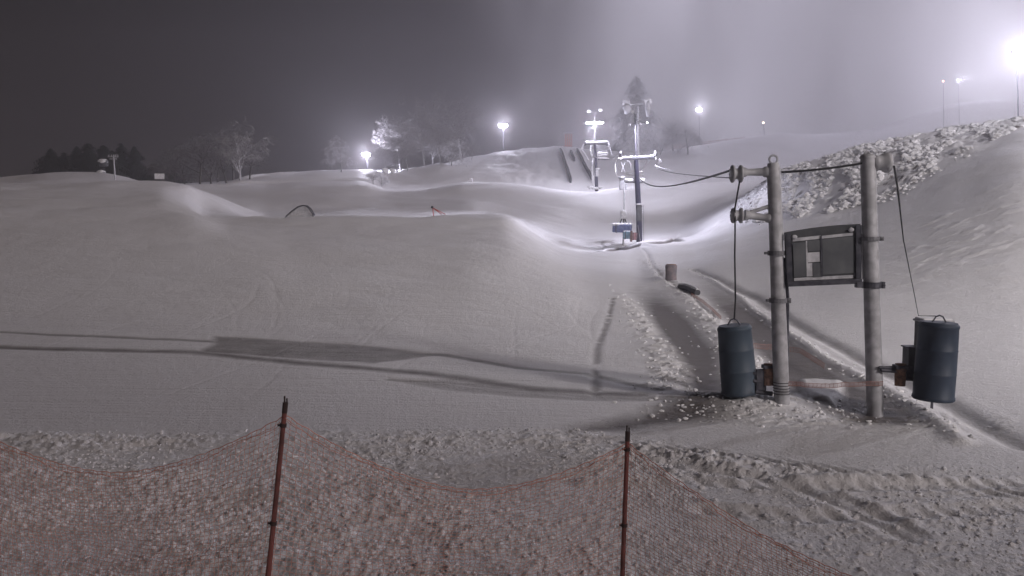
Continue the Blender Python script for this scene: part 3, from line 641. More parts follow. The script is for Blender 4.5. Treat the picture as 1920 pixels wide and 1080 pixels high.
# ------------------------------------------------------------------ net fence by the camera
FP = [(-70,775,5.9,-.05), (535,758,5.3,-.11), (1177,812,5.8,-.03), (1760,1120,4.6,.05)]
feet = []
for i, (px, py, D, lean) in enumerate(FP):
    top = vec(px, py, D)
    bot = Vector((top.x+lean*1.8, D+.05, H(top.x+lean*1.8, D)-.25))
    if i in (1, 2):
        # the lower pixel the pole passes at the frame's bottom edge
        q = vec((503, 1167)[i-1], 1080, D-.02); t = (bot.z-top.z)/(q.z-top.z); bot = top.lerp(q, t)
    feet.append((top, bot))
labels = {1: 'left dark red net fence pole of the front two, leaning left', 2: 'right dark red net fence pole of the front two, with a notched tip'}
for i in (1, 2):
    top, bot = feet[i]
    g = empty('fence_pole', (bot.x, bot.y, bot.z), labels[i], 'fence pole', 'poles holding the orange net')
    mb = MB(); mb.tube([bot, bot.lerp(top, .4), bot.lerp(top, .97), top], [.0175,.017,.0155,.0135], 14); mb.build('pole', M_POLE, g)
    d = (top-bot).normalized()
    mb = MB(); mb.tube([top-d*.055, top+d*.012], .0175, 12); mb.box(top+d*.03+Vector((-.007,0,0)), (.008,.014,.045)); mb.box(top+d*.024+Vector((.008,0,0)), (.007,.014,.028)); mb.build('cap', M_CAP, g)
    for k, t in enumerate((.93, .60, .35)):
        mb = MB(); c = bot.lerp(top, t); mb.tube([c-d*.012, c+d*.012], .0215, 10); mb.box(c+Vector((-.026,0,0)), (.02,.008,.012)); mb.build('net_clip', M_CAP, g)
M_NET = vary(mat('net_twine', (.76,.36,.28), .8), (.82,.40,.31), (.66,.31,.24), 9)
def net_span(i, j, sag, label, low=None):
    (t0, b0), (t1, b1) = feet[i], feet[j]
    L = (t1-t0).length; n = int(L/.034); rows = 46; grid = []
    for a in range(n+1):
        s = a/n; k = 4*s*(1-s)
        # tip tension: rises steeply at the poles
        kk = 1-abs(2*s-1)**1.7
        top = t0.lerp(t1, s)-Vector((0,0,sag*kk+.07)); bot = b0.lerp(b1, s); bot.z = H(bot.x, bot.y)+.02
        colm = []
        for r in range(rows+1):
            q = r/rows; p = top.lerp(bot, q)
            w = (1-abs(2*s-1)**3)*(q*(1-q)*4)
            p.y += .05*w*math.sin(a*.17+r*.11)+.05*math.sin(a*.045+1.3*i)*w
            p.x += .010*math.sin(r*.5+a*.07)*w+.004*math.sin(a*1.7+r*2.3); p.z += .004*math.sin(a*2.1+r*1.1)
            colm.append(p)
        grid.append(colm)
    mb = MB()
    def strand(pts, r): mb.tube(pts, r, 3, cap=False)
    for r in range(rows+1): strand([grid[a][r] for a in range(n+1)], (.0032) if r == 0 else (.002 if r == 1 else .0016))
    for a in range(n+1): strand(grid[a], .0016)
    # slack second edge cord
    strand([grid[a][0].lerp(grid[a][1], .5)+Vector((0,-.012,-.03*math.sin(a*.2)**2)) for a in range(n+1)], .0025)
    o = mb.build('fence_net', M_NET); return setp(o, label, 'net', 'spans of the orange net fence')
net_span(0, 1, .36, 'sagging orange net span running from the left pole out of the picture to the left')
net_span(1, 2, .40, 'long sagging orange net span hung between the two poles in front')
net_span(2, 3, .12, 'orange net span slumping down to the right of the notched pole')
# ------------------------------------------------------------------ chairlift towers, lamps, small slope furniture
E_STAR = emis('fogged_lamp_face', (.9,.9,1), 22); E_DIM = emis('small_lamp_face', (.90,.90,1.0), 9); E_LAMP = emis('lamp_face', (.90,.90,1.0), 60); E_LAMPB = emis('bright_lamp_face', (.92,.92,1.0), 160); E_WARM = emis('warm_lamp_face', (1,.72,.55), 25); E_RED = emis('red_lamp_face', (1,.35,.25), 14)
M_HOUS = mat('lamp_housing', (.10,.10,.11), .5)
M_PALEHOUS = vary(mat('snowy_lamp_housing', (.7,.7,.73), .8), (.6,.6,.63), (.8,.8,.83), 6)
M_MATBLUE = vary(mat('blue_pad_cover', (.12,.15,.28), .7), (.10,.12,.24), (.16,.19,.32), 5)
M_MATCYAN = vary(mat('pale_blue_pad_cover', (.22,.36,.46), .7), (.18,.30,.40), (.28,.42,.52), 5)
M_MATPINK = vary(mat('faded_red_pad_cover', (.42,.24,.25), .7), (.34,.18,.19), (.48,.30,.31), 5)
def snowbar(mb, p, q, r, n=8):
    mb.tube([Vector(p).lerp(Vector(q), i/8)+Vector((0,0,r*.5*random.uniform(-.5,.6))) for i in range(9)], [r*random.uniform(.8,1.2) for i in range(9)], n)
def chair(D, cx, y_hang, w, y0, y1, hx0, hx1, label, px_s=1.0):
    """lift chair: cx centre px of the bench, bench rows y0..y1, hanger loop hx0..hx1"""
    s = D/1600; c = vec(cx, y1, D)
    g = empty('lift_chair', c, label, 'lift chair', 'snow laden chairs of the lift')
    r = 1.1*s
    # hanger loop
    mb = MB(); m = (hx0+hx1)/2
    loop = [(m, y_hang), (hx0+3*px_s, y_hang+2*px_s), (hx0, y_hang+12*px_s), (hx0+1, y_hang+28*px_s), (hx0+5*px_s, y_hang+37*px_s)]
    snowbar(mb, vec(*loop[0], D), vec(*loop[1], D), r); 
    for a, b in zip(loop[1:], loop[2:]): snowbar(mb, vec(*a, D), vec(*b, D), r*1.15)
    mb.build('hanger', M_SNOWCAP, g)
    mb = MB()
    for a, b in (((m+2, y_hang+2), (hx1-2*px_s, y_hang+8*px_s)), ((hx1-2*px_s, y_hang+8*px_s), (hx1, y_hang+20*px_s)), ((m-4*px_s, y_hang+6*px_s), (m+3*px_s, y_hang+24*px_s)), ((m+4*px_s, y_hang+8*px_s), (m-3*px_s, y_hang+26*px_s))):
        snowbar(mb, vec(*a, D, .2), vec(*b, D, .2), r*.55)
    mb.build('grip_frame', M_FROST, g)
    x0, x1 = cx-w/2, cx+w/2
    mb = MB()
    for yy in (y0, y0+(y1-y0)*.32): snowbar(mb, vec(x0, yy, D, -.1), vec(x1, yy-1.2, D, -.1), r*1.25)
    for k in range(5):
        xx = x0+w*k/4; mb.tube([vec(xx, y0, D, -.1), vec(xx, y0+(y1-y0)*.34, D, -.1)], r*.55, 6)
    mb.build('backrest', M_SNOWCAP, g)
    mb = MB(); M = Matrix.Rotation(0, 3, 'X'); cc = (vec(x0, y1, D)+vec(x1, y1-1.5, D))/2
    mb.box(cc+Vector((0,-.25,0)), (w*s, .55, 1.4*s), bev=.02); mb.build('seat', M_DARKST, g)
    mb = MB()
    n = 10; 
    for k in range(n): mb.blob(vec(x0+w*(k+.5)/n, y1-3.6*px_s-random.random()*px_s*.6, D, -.28+random.uniform(-.05,.05)), w*s/n*1.5, 1, 1.1, .85+.2*random.random(), .12, sub=2)
    mb.build('snow_load', M_SNOWCAP, g)
    for xx in (x0+1, x1-1):
        mb = MB(); mb.tube([vec(xx, y0, D, -.1), vec(xx, y1-(y1-y0)*.4, D, -.1), vec(xx, y1-(y1-y0)*.35, D, -.5)], r*.45, 6); mb.build('armrest', M_FROST, g)
    return g
def sheave(mb, c, s, n=4, rnd=1):
    """train of sheave wheels along y"""
    for k in range(n):
        mb.lathe([(0,-1.2*s), (2.6*s,-1.2*s), (2.2*s,0), (2.6*s,1.2*s), (0,1.2*s)], Vector(c)+Vector((0, (k-(n-1)/2)*5.5*s, -1.5*s)), 12, XM)
    mb.box(Vector(c)+Vector((0,0,1.5*s)), (1.2*s, n*5.5*s, 2.4*s))
# --- first tower, D=70
D = 70.0; s = D/1600
base = gbase(1199, 458, D)
g = empty('lift_tower', base, 'nearest lift tower with snowy crossbar, tall dark violet pole above the small blue pads', 'lift tower', 'towers of the chairlift')
mb = MB(); mb.tube([base-Vector((0,0,.4)), vec(1198,400,D), vec(1195,345,D), vec(1192.5,300,D)], [5.6*s,5.3*s,4.8*s,4.0*s], 16); mb.build('pole', M_VIOLET, g)
mb = MB(); mb.tube([vec(1192.5,300,D), vec(1191,250,D), vec(1190.5,214,D)], [1.5*s,1.2*s,1.0*s], 10); mb.build('light_mast', M_DARKST, g)
mb = MB(); mb.box(vec(1198,400,D,-.28), (8.5*s,.3,30*s), bev=.03); mb.build('switch_box', M_PANEL, g)
mb = MB(); mb.box(vec(1197,383,D,-.25), (9*s,.4,2.6*s), bev=.04); mb.build('snow_cap', M_SNOWCAP, g)
mb = MB(); mb.box((vec(1164,299,D)+vec(1227,296,D))/2, (64*s,.30,3.6*s), rot=Matrix.Rotation(-.03,3,'Y'), bev=.03); mb.build('crossbar', M_DARKST, g)
mb = MB(); snowbar(mb, vec(1166,295.5,D,-.05), vec(1226,293,D,-.05), 1.7*s); mb.build('snow_ridge', M_SNOWCAP, g)
for cx, cy in ((1163,291), (1229,290)):
    mb = MB(); sheave(mb, vec(cx, cy, D), s); mb.build('sheave_train', M_DARKST, g)
    mb = MB(); snowbar(mb, vec(cx-1, cy-7, D, -.1), vec(cx+1, cy+9, D, -.1), 1.8*s); mb.build('ice_cake', M_SNOWCAP, g)
mb = MB(); mb.box(vec(1236,302,D), (7*s,.2,8*s), rot=Matrix.Rotation(-.5,3,'Y'), bev=.03); mb.build('catch_plate', M_FROST, g)
mb = MB(); mb.tube([vec(1228,312,D), vec(1231,304,D), vec(1234,312,D)], .8*s, 6); mb.build('cable_catcher', M_FROST, g)
mb = MB(); mb.tube([vec(1195,422,D,-.3), vec(1200,458,D,-.35)], .5*s, 6); mb.build('guy_wire', M_FROST, g)
mb = MB()
for k in range(16): mb.tube([vec(1203.5,388+k*4.3,D,-.1), vec(1205.5,388+k*4.3,D,-.1)], .25*s, 4)
mb.tube([vec(1205.6,384,D,-.1), vec(1206.8,455,D,-.1)], .3*s, 4); mb.build('ladder', M_VIOLET, g)
def floodlamp(px, py, D, w, h, m_face, label, lit=True, lampname='flood_lamp', grp='flood lamps on the masts', tilt=.25, arm=None, snow=True):
    s = D/1600; c = vec(px, py, D); g = empty(lampname, c, label, 'lamp', grp)
    M = Matrix.Rotation(tilt, 3, 'X')
    mb = MB(); mb.box(c, (w*s, .5*w*s, h*s), rot=M, bev=.15*h*s); mb.build('housing', M_HOUS if lit else M_PALEHOUS, g)
    if lit:
        mb = MB(); o = M @ Vector((0, -.27*w*s, -.1*h*s)); mb.box(c+o, (w*s*.86, .06*w*s, h*s*.7), rot=M); mb.build('lamp_face', m_face, g)
    if arm:
        mb = MB(); mb.tube([c+Vector((0,.1*s,-h*.4*s)), vec(*arm, D)], .35*s, 6); mb.build('bracket', M_DARKST, g)
    return g
GT = 'lamps on the nearest tower mast'
floodlamp(1180, 233, D, 5.5, 4, None, 'snowy unlit lamp at the lower left of the nearest tower mast', False, grp=GT, arm=(1190.5,231))
floodlamp(1200, 223, D, 7, 2.2, E_DIM, 'thin wide lamp close to the right of the nearest tower mast', False, grp=GT, arm=(1190.5,225))
floodlamp(1201, 232, D, 3, 3, None, 'tiny snowy lamp just right of the nearest tower mast', False, grp=GT, arm=(1190.5,229))
floodlamp(1213.5, 229.5, D, 3.6, 3.6, E_DIM, 'small glowing lamp at the far right of the nearest tower mast', True, grp=GT, arm=(1190.5,226))
floodlamp(1186, 209, D, 6, 5, None, 'snowy lamp head at the very top of the nearest tower mast', False, grp=GT, arm=(1190.5,214))
chair(70.6, 1189, 296, 34, 323, 343, 1153, 1184, 'large snow laden chair hanging left of the nearest tower', 1.0)
# counterweight column below the chair
bb = gbase(1169, 418, 72)
g = empty('snow_lance', bb, 'slim frosted snow lance with a snow capped box, standing left of the nearest tower', 'snow lance')
mb = MB(); mb.tube([bb-Vector((0,0,.3)), vec(1170,398,72), vec(1171,365,72), vec(1167,336,72)], [.09,.07,.06,.06], 8); mb.build('mast', M_FROST, g)
mb = MB(); mb.box(vec(1169,404,72,-.1), (11*72/1600,.4,13*72/1600), bev=.08); mb.build('box', M_PALEHOUS, g)
mb = MB(); mb.blob(vec(1169,397,72,-.1), 6.2*72/1600, 1, .8, .55, .08, sub=2); mb.build('snow_cap', M_SNOWCAP, g)
mb = MB(); mb.box(vec(1166,345,72), (.38,.3,1.0), bev=.05); mb.blob(vec(1166,333,72), .33, 1.1, .9, .5, .12, sub=2); mb.box(vec(1174,350,72), (.2,.2,.5), bev=.04); mb.build('head', M_FROST, g)
mb = MB()
for x0, x1 in ((1162,1160), (1175,1180), (1169,1170)): mb.tube([vec(1169,402,72), vec(x0,420,71.8), vec(x1,424,71.6)], .05, 6)
mb.build('stand', M_DARKST, g)
def pad(px0, py0, px1, py1, D, depth, m, name, label, cap=True, skew=0):
    c = (vec(px0, py0, D)+vec(px1, py1, D))/2; s = D/1600; w = (px1-px0)*s; h = (py1-py0)*s
    g = empty(name, c-Vector((0,0,h/2)), label, 'safety pad', 'safety pads round the tower foot')
    mb = MB(); mb.box(c, (w, depth, h), rot=Matrix.Rotation(skew,3,'Z') @ Matrix.Rotation(.05,3,'Y'), bev=.06); mb.build('cushion', m, g)
    for k in (-.3, .3):
        mb = MB(); mb.box(c+Vector((k*w, 0, 0)), (.05, depth+.03, h+.03), rot=Matrix.Rotation(skew,3,'Z'), bev=.01)
        mb.build('strap', M_DARKST, g)
    if cap:
        mb = MB(); 
        for k in range(5): mb.blob(c+Vector(((k/4-.5)*w*.8, 0, h/2+.01)), w*.15, 1.1, depth*.45/(w*.15), .55, .1, sub=2)
        mb.build('snow_cap', M_SNOWCAP, g)
    return g
pad(1149, 421, 1184, 436, 70.4, .5, M_MATBLUE, 'safety_pad', 'long blue snow capped pad left of the nearest tower foot', skew=-.35)
pad(1169, 434, 1184, 448, 69.4, .5, M_MATCYAN, 'safety_pad', 'pale blue pad in front of the long blue pad')
pad(1185, 436, 1194, 450, 69.0, .4, M_MATPINK, 'safety_pad', 'faded red pad right beside the nearest tower foot', cap=False)
pad(1181.5, 433, 1185.5, 453, 68.9, .15, M_RUST, 'pad_board', 'narrow dark upright board between the pale blue and faded red pads', cap=False)
# --- second tower, D=120
D = 120.0; s = D/1600
base = gbase(1119, 358, D)
g = empty('lift_tower', base, 'farther lift tower under a twin lamp, its crossbar and pole caked in white snow', 'lift tower', 'towers of the chairlift')
mb = MB(); mb.tube([base-Vector((0,0,.4)), vec(1117,300,D), vec(1115.5,270,D)], [3.4*s,2.6*s,2.2*s], 14); mb.build('pole', M_VIOLET, g)
mb = MB(); mb.tube([vec(1115.5,270,D), vec(1115.5,219,D)], [1.3*s,.9*s], 10); mb.build('light_mast', M_FROST, g)
mb = MB(); mb.box(vec(1118,270,D), (44*s,.3,3*s), bev=.04); mb.build('crossbar', M_DARKST, g)
mb = MB(); snowbar(mb, vec(1098,267.5,D,-.05), vec(1138,266,D,-.05), 2.2*s); mb.build('snow_ridge', M_SNOWCAP, g)
for cx in (1097, 1139):
    mb = MB(); sheave(mb, vec(cx, 269, D), s*.9); mb.build('sheave_train', M_DARKST, g)
mb = MB(); snowbar(mb, vec(1095,270,D), vec(1089,281,D), 1.3*s); snowbar(mb, vec(1091,279,D), vec(1104,300,D), .9*s); mb.build('ice_cake', M_SNOWCAP, g)
mb = MB(); mb.box(vec(1119,325,D,-.2), (5*s,.3,12*s), bev=.03); mb.blob(vec(1120,317,D,-.2), 3.6*s, 1.2, 1, .7, .1, sub=2); mb.build('switch_box', M_PALEHOUS, g)
chair(120.4, 1130, 270, 19, 287, 300, 1107, 1126, 'small snow laden chair beside the farther lift tower', .62)
mb = MB()
g = empty('snow_lance', gbase(1111,356,121), 'frosted snow lance standing left against the farther lift tower', 'snow lance')
for (a, b, r) in (((1112,296),(1110,318),1.6), ((1110,318),(1111,345),1.2), ((1113,330),(1112,356),1.4)): snowbar(mb, vec(*a,121), vec(*b,121), r*s)
mb.build('mast', M_SNOWCAP, g)
mb = MB(); mb.box(vec(1111,307,121), (4.5*s,.3,9*s), bev=.05); mb.build('head', M_FROST, g)
mb = MB()
for q in ((1105,351),(1112,352),(1125,352),(1118,353)): mb.blob(vec(*q, 119.4), 3.4*s, 1.4, 1, .8, .2, sub=2)
setp(mb.build('snow_heap', M_SNOWCAP), 'lumpy snow heap round the foot of the farther lift tower', 'snow heap')
rope('lift_cable', catenary(vec(1140,267,120), vec(1228,286,70), 2.9, 50), .045, M_FROPE, 'frosted lift cable sagging between the right ends of the two tower crossbars')
rope('lift_cable', catenary(vec(1098,268,120), vec(1163,287,70), 1.3, 40)[int(40*.30):], .045, M_FROPE, 'frosted lift cable running into the left end of the nearest tower crossbar')
rope('lift_cable', [vec(1229,311,70), vec(1245,316,66), vec(1265,321,60)], .03, M_FROPE, 'short frosted cable end running down right from the nearest tower')
# --- pole lamps
def twin(px, py, D, half, label, w=11, h=4.5, face=E_LAMPB):
    return floodlamp(px, py, D, w, h, face, label, True, tilt=.35)
GM = 'lamps on the farther tower mast'
for px, py, lit, lab in ((1105.5,230,True,'left bright lamp of the lit pair on the farther tower mast'), (1124.5,229,True,'right bright lamp of the lit pair on the farther tower mast'),
                         (1104,208,False,'left dim lamp above the lit pair on the farther tower mast'), (1126,205.5,False,'right dim lamp above the lit pair on the farther tower mast')):
    q = floodlamp(px, py, 120, 14 if lit else 7, 4.5 if lit else 5, E_LAMP, lab, lit, grp=GM, arm=(1115.5,py+2))
def pole_lamp(px, py, D, w, label, base_py=None, face=E_LAMPB, r=1.0, heads=2):
    s = D/1600; b = gbase(px+1.5, 300, D)
    g = empty('lamp_post', b, label, 'lamp post', 'lamp posts on the hill')
    mb = MB(); mb.tube([b-Vector((0,0,.3)), vec(px+.5, py+4, D)], [r*s*.85, r*s*.5], 8); mb.build('pole', M_DARKST, g)
    mb = MB(); mb.tube([vec(px-w*.6, py+4, D), vec(px+w*.6, py+4, D)], .5*s, 6); mb.build('crossarm', M_STEEL, g)
    for k in range(heads):
        cx = px+((k-(heads-1)/2)*w*.62)
        c = vec(cx, py, D); M = Matrix.Rotation(.3, 3, 'X')
        mb = MB(); mb.box(c, (w*.55*s, w*.4*s, w*.42*s), rot=M, bev=.06*w*s); hd = mb.build('lamp_head', M_HOUS, g)
        mb = MB(); mb.box(c+Vector((0, -.23*w*s, -.05*w*s)), (w*.46*s, .04*w*s, w*.34*s), rot=M); mb.build('lamp_face', face, hd)
    return g
pole_lamp(943, 235, 196, 14, 'lamp post with the brightest glow on the hilltop left of the towers')
pole_lamp(687, 289, 162, 12, 'lamp post glowing among the frosted trees left of the hill')
pole_lamp(1310, 205, 196, 9, 'lamp post glowing right of the tall frosted pine')
pole_lamp(1431, 230, 185, 6, 'faint warm lamp post alone far up the foggy hillside', face=E_WARM, heads=1)
pole_lamp(1797, 150, 112, 6, 'small lamp post glowing white in the fog beside a reddish light', heads=2, face=E_STAR, r=.45)
pole_lamp(1768, 152, 113, 6, 'reddish lamp post glowing faintly in the fog', face=E_RED, heads=1, r=.45)
pole_lamp(1907, 98, 97, 18, 'largest and brightest lamp post, at the right edge in the fog', heads=2, r=1.6)
# snow panel lamps high on the pine
pb_ = gbase(1198, 290, 118)
g = empty('panel_mast', pb_, 'slim mast in front of the tall pine bearing two tilted pale panels', 'mast')
mb = MB(); mb.tube([pb_, vec(1197,200,118)], [.14,.10], 8); mb.tube([vec(1175,196,118), vec(1214,194,118)], .08, 6); mb.build('pole', M_FROST, g)
mb = MB(); mb.box(vec(1215.5,191,118), (13*.07375,.2,9*.07375), rot=Matrix.Rotation(-.2,3,'Y'), bev=.05); mb.build('panel', M_SNOWCAP, g, 'bright white panel')
mb = MB(); mb.box(vec(1174,192,118), (15*.07375,.2,8*.07375), rot=Matrix.Rotation(.08,3,'Y'), bev=.05); mb.build('panel', M_FROST, g, 'dull grey panel')
mb = MB(); mb.blob(vec(1215,204,118), .5, .8, .8, 2.2, .2, sub=2); mb.blob(vec(1176,204,118), .5, 1.2, .8, 1.4, .2, sub=2); mb.build('ice_cake', M_FROST, g)
# --- drop-in tower on the far hill
D = 176; s = D/1600; b = gbase(1062, 278, D)
g = empty('start_platform', b, 'small red and white framed start platform on top of the hill', 'platform')
mb = MB()
for x in (1058, 1073): mb.tube([vec(x, 282, D), vec(x, 250, D)], .7*s, 6)
mb.tube([vec(1056,249,D), vec(1078,248,D)], .8*s, 6); mb.tube([vec(1049,256,D), vec(1057,252,D)], .6*s, 6); mb.build('gantry', M_FROST, g)
mb = MB()
for x in (1060, 1064, 1068, 1072): mb.tube([vec(x,251,D), vec(x,278,D)], .8*s, 6)
for y in (262, 268, 273): mb.tube([vec(1058,y,D), vec(1073,y,D)], .6*s, 6)
mb.build('ladder', M_RED := vary(mat('weathered_red_paint', (.5,.22,.18), .7), (.5,.2,.16), (.6,.35,.3), 6), g)
mb = MB()
for p, q in (((1051,260),(1051,232)), ((1051,231),(1072,229)), ((1045,262),(1046,280)), ((1074,250),(1079,240)), ((1046,272),(1056,271))): mb.tube([vec(*p,D), vec(*q,D)], .45*s, 6)
mb.build('railing', M_STEEL, g)
mb = MB(); mb.box(vec(1066,279,D), (16*s,2.2,1.2*s), bev=.03); mb.build('deck', M_WOOD, g)
rope('barrier_bar', [vec(1077,261,D), vec(1101,261,D)], .7*s, M_FROST, 'pale horizontal bar between the start platform and the farther tower', 'bar')
# in-run grooves, stood in for by added dark strips
def strip_along(pix, h, th, label, name='groove_strip'):
    pts = [G(a, b, 100) for a, b in pix]; mb = MB(); vs = []; fs = []
    P3 = []
    for (x0, y0), (x1, y1) in zip(pts, pts[1:]):
        for k in range(6): t = k/6; P3.append((x0+(x1-x0)*t, y0+(y1-y0)*t))
    P3.append(pts[-1])
    for x, y in P3:
        z = H(x, y); q = h*(.85+.3*vnoise(np.array([y*.5]), np.array([x]), 3)[0])
        for dx in (-th/2, th/2): vs += [(x+dx, y, z-.4), (x+dx, y, z+q)]
    for i in range(len(P3)-1):
        a = 4*i; fs += [(a,a+4,a+5,a+1), (a+2,a+3,a+7,a+6), (a+1,a+5,a+7,a+3)]
    fs += [(0,1,3,2), (len(vs)-4,len(vs)-2,len(vs)-1,len(vs)-3)]
    mb.add(vs, fs); return setp(mb.build(name, M_BOARD), label, 'wall', 'dark strips standing for the in-run grooves')
strip_along([(1050,284), (1056,300), (1064,322), (1070,343)], .8, .3, 'dark upright strip standing for a groove running down the far hill from the start platform')
strip_along([(1082,284), (1090,300), (1101,322), (1112,340)], .7, .3, 'second dark upright strip standing for a groove down the far hill, next to the farther tower')
strip_along([(1070,286), (1074,296), (1077,304)], .6, .3, 'short dark upright strip standing for a groove just under the start platform')
# --- left background
D = 113; s = D/1600; b = gbase(216, 345, D)
g = empty('utility_pole', b, 'pale wooden utility pole with double crossarm on the dark left rise', 'utility pole')
mb = MB(); mb.tube([b-Vector((0,0,.3)), vec(213,290,D)], [1.6*s,1.1*s], 8); mb.build('pole', M_FROST, g)
for y in (294, 298):
    mb = MB(); mb.box(vec(212,y,D), (19*s if y == 294 else 13*s,.15,1.2*s)); mb.build('crossarm', M_FROST, g)
mb = MB()
for x in (204,209,217,221): mb.tube([vec(x,293,D), vec(x,290,D)], .5*s, 5)
mb.build('insulator', M_PALEHOUS, g)
D = 121; s = D/1600; b = gbase(299, 346, D)
g = empty('sign_board', b, 'blank white sign board on two legs before the dark trees', 'sign')
mb = MB(); mb.box(vec(299,330.5,D), (18*s,.1,10*s), bev=.02); mb.build('board', M_SNOWCAP, g)
for x in (292, 306):
    mb = MB(); mb.tube([vec(x,336,D,.05), Vector((vec(x,346,D).x, D+.05, b.z-.3))], .06, 6); mb.build('leg', M_WOOD, g)
g = empty('snow_gun', gbase(194,345,D), 'snow covered fan gun left of the utility pole', 'snow gun')
mb = MB(); mb.lathe([(0,-.5), (.42,-.5), (.5,0), (.45,.5), (.2,.55)], vec(195,306,D), 14, XM); mb.build('barrel', M_PANEL, g)
mb = MB(); mb.blob(vec(194,303,D,-.1), .5, 1.3, 1, .7, .2, sub=2); mb.blob(vec(191,322,D,-.1), .5, 1.2, 1, .5, .2, sub=2); mb.build('snow_cap', M_SNOWCAP, g)
mb = MB(); mb.tube([vec(195,312,D), vec(193,328,D)], .08, 6); mb.box(vec(192,326,D), (1.0,.6,.35), bev=.05); mb.tube([vec(192,330,D), gbase(192,345,D)], .1, 6); mb.build('stand', M_DARKST, g)
def snow_block(pix, D, h, depth, label):
    s = D/1600; mb = MB(); n = len(pix)
    vs = []
    for dd in (0, depth):
        for (x, y, b) in pix:
            t_ = vec(x, y, D, dd); vs += [t_, Vector((t_.x, t_.y, min(t_.z-.05, H(t_.x, t_.y)-.3)))]
    m = 2*n; fs = []
    for i in range(n-1):
        a = 2*i; fs += [(a,a+1,a+3,a+2), (m+a,m+a+2,m+a+3,m+a+1), (a,a+2,m+a+2,m+a)]
    fs += [(0,m,m+1,1), (2*n-2,2*n-1,m+2*n-1,m+2*n-2)]
    mb.add(vs, fs); return setp(mb.build('snow_jump', M_SNOWCAP), label, 'snow jump', 'small snow jumps along the left crest')
snow_block([(256,342,352),(266,343,352),(276,348,352)], 72, .5, 2, 'small bright wedge of snow on the crest below the blank sign')
snow_block([(318,344.5,352),(328,345,352),(338,346,352),(350,348.5,353)], 72, .5, 1.5, 'small flat snow jump on the crest right of the bare tree')
snow_block([(426,342.5,350),(436,343.5,350),(446,344.5,350),(458,346,350)], 117, .5, 3, 'flat snow jump at the left end of the bright snow ridges')
snow_block([(466,345.5,352),(478,342,352),(500,343.5,352),(512,346,352)], 117.5, .5, 4, 'low snow jump just right of the one at the left end of the ridges')
snow_block([(548,341,350),(575,338.5,350),(620,339,350),(640,341.5,350)], 118, .5, 4, 'long low snow lip across the middle of the left snow ridges')
snow_block([(496,334.5,344),(505,330.5,344),(528,332,344),(540,333.5,344)], 150, .5, 5, 'far snow jump above the long low lip, left one of two')
snow_block([(554,330,340),(566,325.5,340),(590,326.5,340),(612,326,340)], 150.5, .5, 5, 'far snow jump above the long low lip, right one of two')
# snow box top / measuring box
D = 117; b = gbase(882, 343, D)
g = empty('marker_box', b, 'small white box standing on the bright crest left of the towers', 'box')
mb = MB(); mb.box(vec(882,340,D), (8*D/1600,.5,9*D/1600), bev=.05); mb.build('box', M_PALEHOUS, g)
mb = MB(); mb.blob(vec(882,335.5,D), .3, 1.1, 1, .4, .1, sub=2); mb.build('snow_cap', M_SNOWCAP, g)
for x, y0, y1, lab in ((736,318,337,'white snow caked post with a dark band between the frosted trees'), (722,318,334,'lumpy snow caked post left of the banded one among frosted trees')):
    D = 146; b = gbase(x, 340, D); g = empty('marker_post', b, lab, 'post')
    mb = MB(); mb.tube([b-Vector((0,0,.3)), vec(x, y0, D)], .35, 8); mb.build('post', M_PALEHOUS, g)
    mb = MB(); mb.blob(vec(x, y0+2, D), .55, 1, 1, .8, .2, sub=2); mb.build('snow_cap', M_SNOWCAP, g)
# rainbow rail
D = 57.5; s = D/1600; b = gbase(560, 410, D)
g = empty('rainbow_rail', b, 'arched dark terrain park rail with snow filled side, poking over the near crest', 'rail')
arc = [(528,417),(533,412),(540,404),(550,395),(560,388),(568,385.5),(575,386),(581,391),(585,397),(589,404)]
for dd, nm in ((-.25,'near_tube'), (.25,'far_tube')):
    mb = MB(); mb.tube([vec(x, y, D, dd) for x, y in arc], 1.1*s, 8); mb.build('arch_tube', M_DARKST, g)
mb = MB(); vs = []; fs = []
for x, y in arc: vs += [vec(x, y+1, D, 0), vec(x, 419-(x-528)*.14, D, 0), vec(x, y+1, D, .06), vec(x, 419-(x-528)*.14, D, .06)]
for i in range(len(arc)-1):
    a = 4*i; fs += [(a,a+1,a+5,a+4), (a+2,a+6,a+7,a+3), (a,a+4,a+6,a+2), (a+1,a+3,a+7,a+5)]
mb.add(vs, fs); mb.build('side_panel', M_FROST, g)
mb = MB(); mb.tube([vec(531,413,D), Vector((vec(531,413,D).x, D, H(vec(531,413,D).x, D)-.3))], .05, 6); mb.build('foot', M_DARKST, g)
mb = MB(); mb.tube([vec(587,400,D), Vector((vec(587,400,D).x, D, H(vec(587,400,D).x, D)-.3))], .05, 6); mb.build('foot', M_DARKST, g)
# red handle marker
D = 57; s = D/1600; b = gbase(813, 402, D)
M_MARK = vary(mat('red_marker_paint', (.5,.06,.04), .5), (.55,.07,.05), (.4,.05,.04), 5)
g = empty('braced_marker', b, 'small red braced marker with a black head on the near crest', 'marker')
mb = MB(); mb.tube([b-Vector((0,0,.2)), vec(811.5,389,D)], .9*s, 6); mb.build('post', M_MARK, g)
mb = MB(); mb.blob(vec(810.5,388.5,D), 2.7*s, 1, 1, .9, .08, sub=2); mb.build('head', M_ROPE, g)
for x, y in ((835,402), (828,402)):
    mb = MB(); mb.tube([vec(812,390,D), vec(x, y, D)], .65*s, 6); mb.build('brace', M_MARK, g)
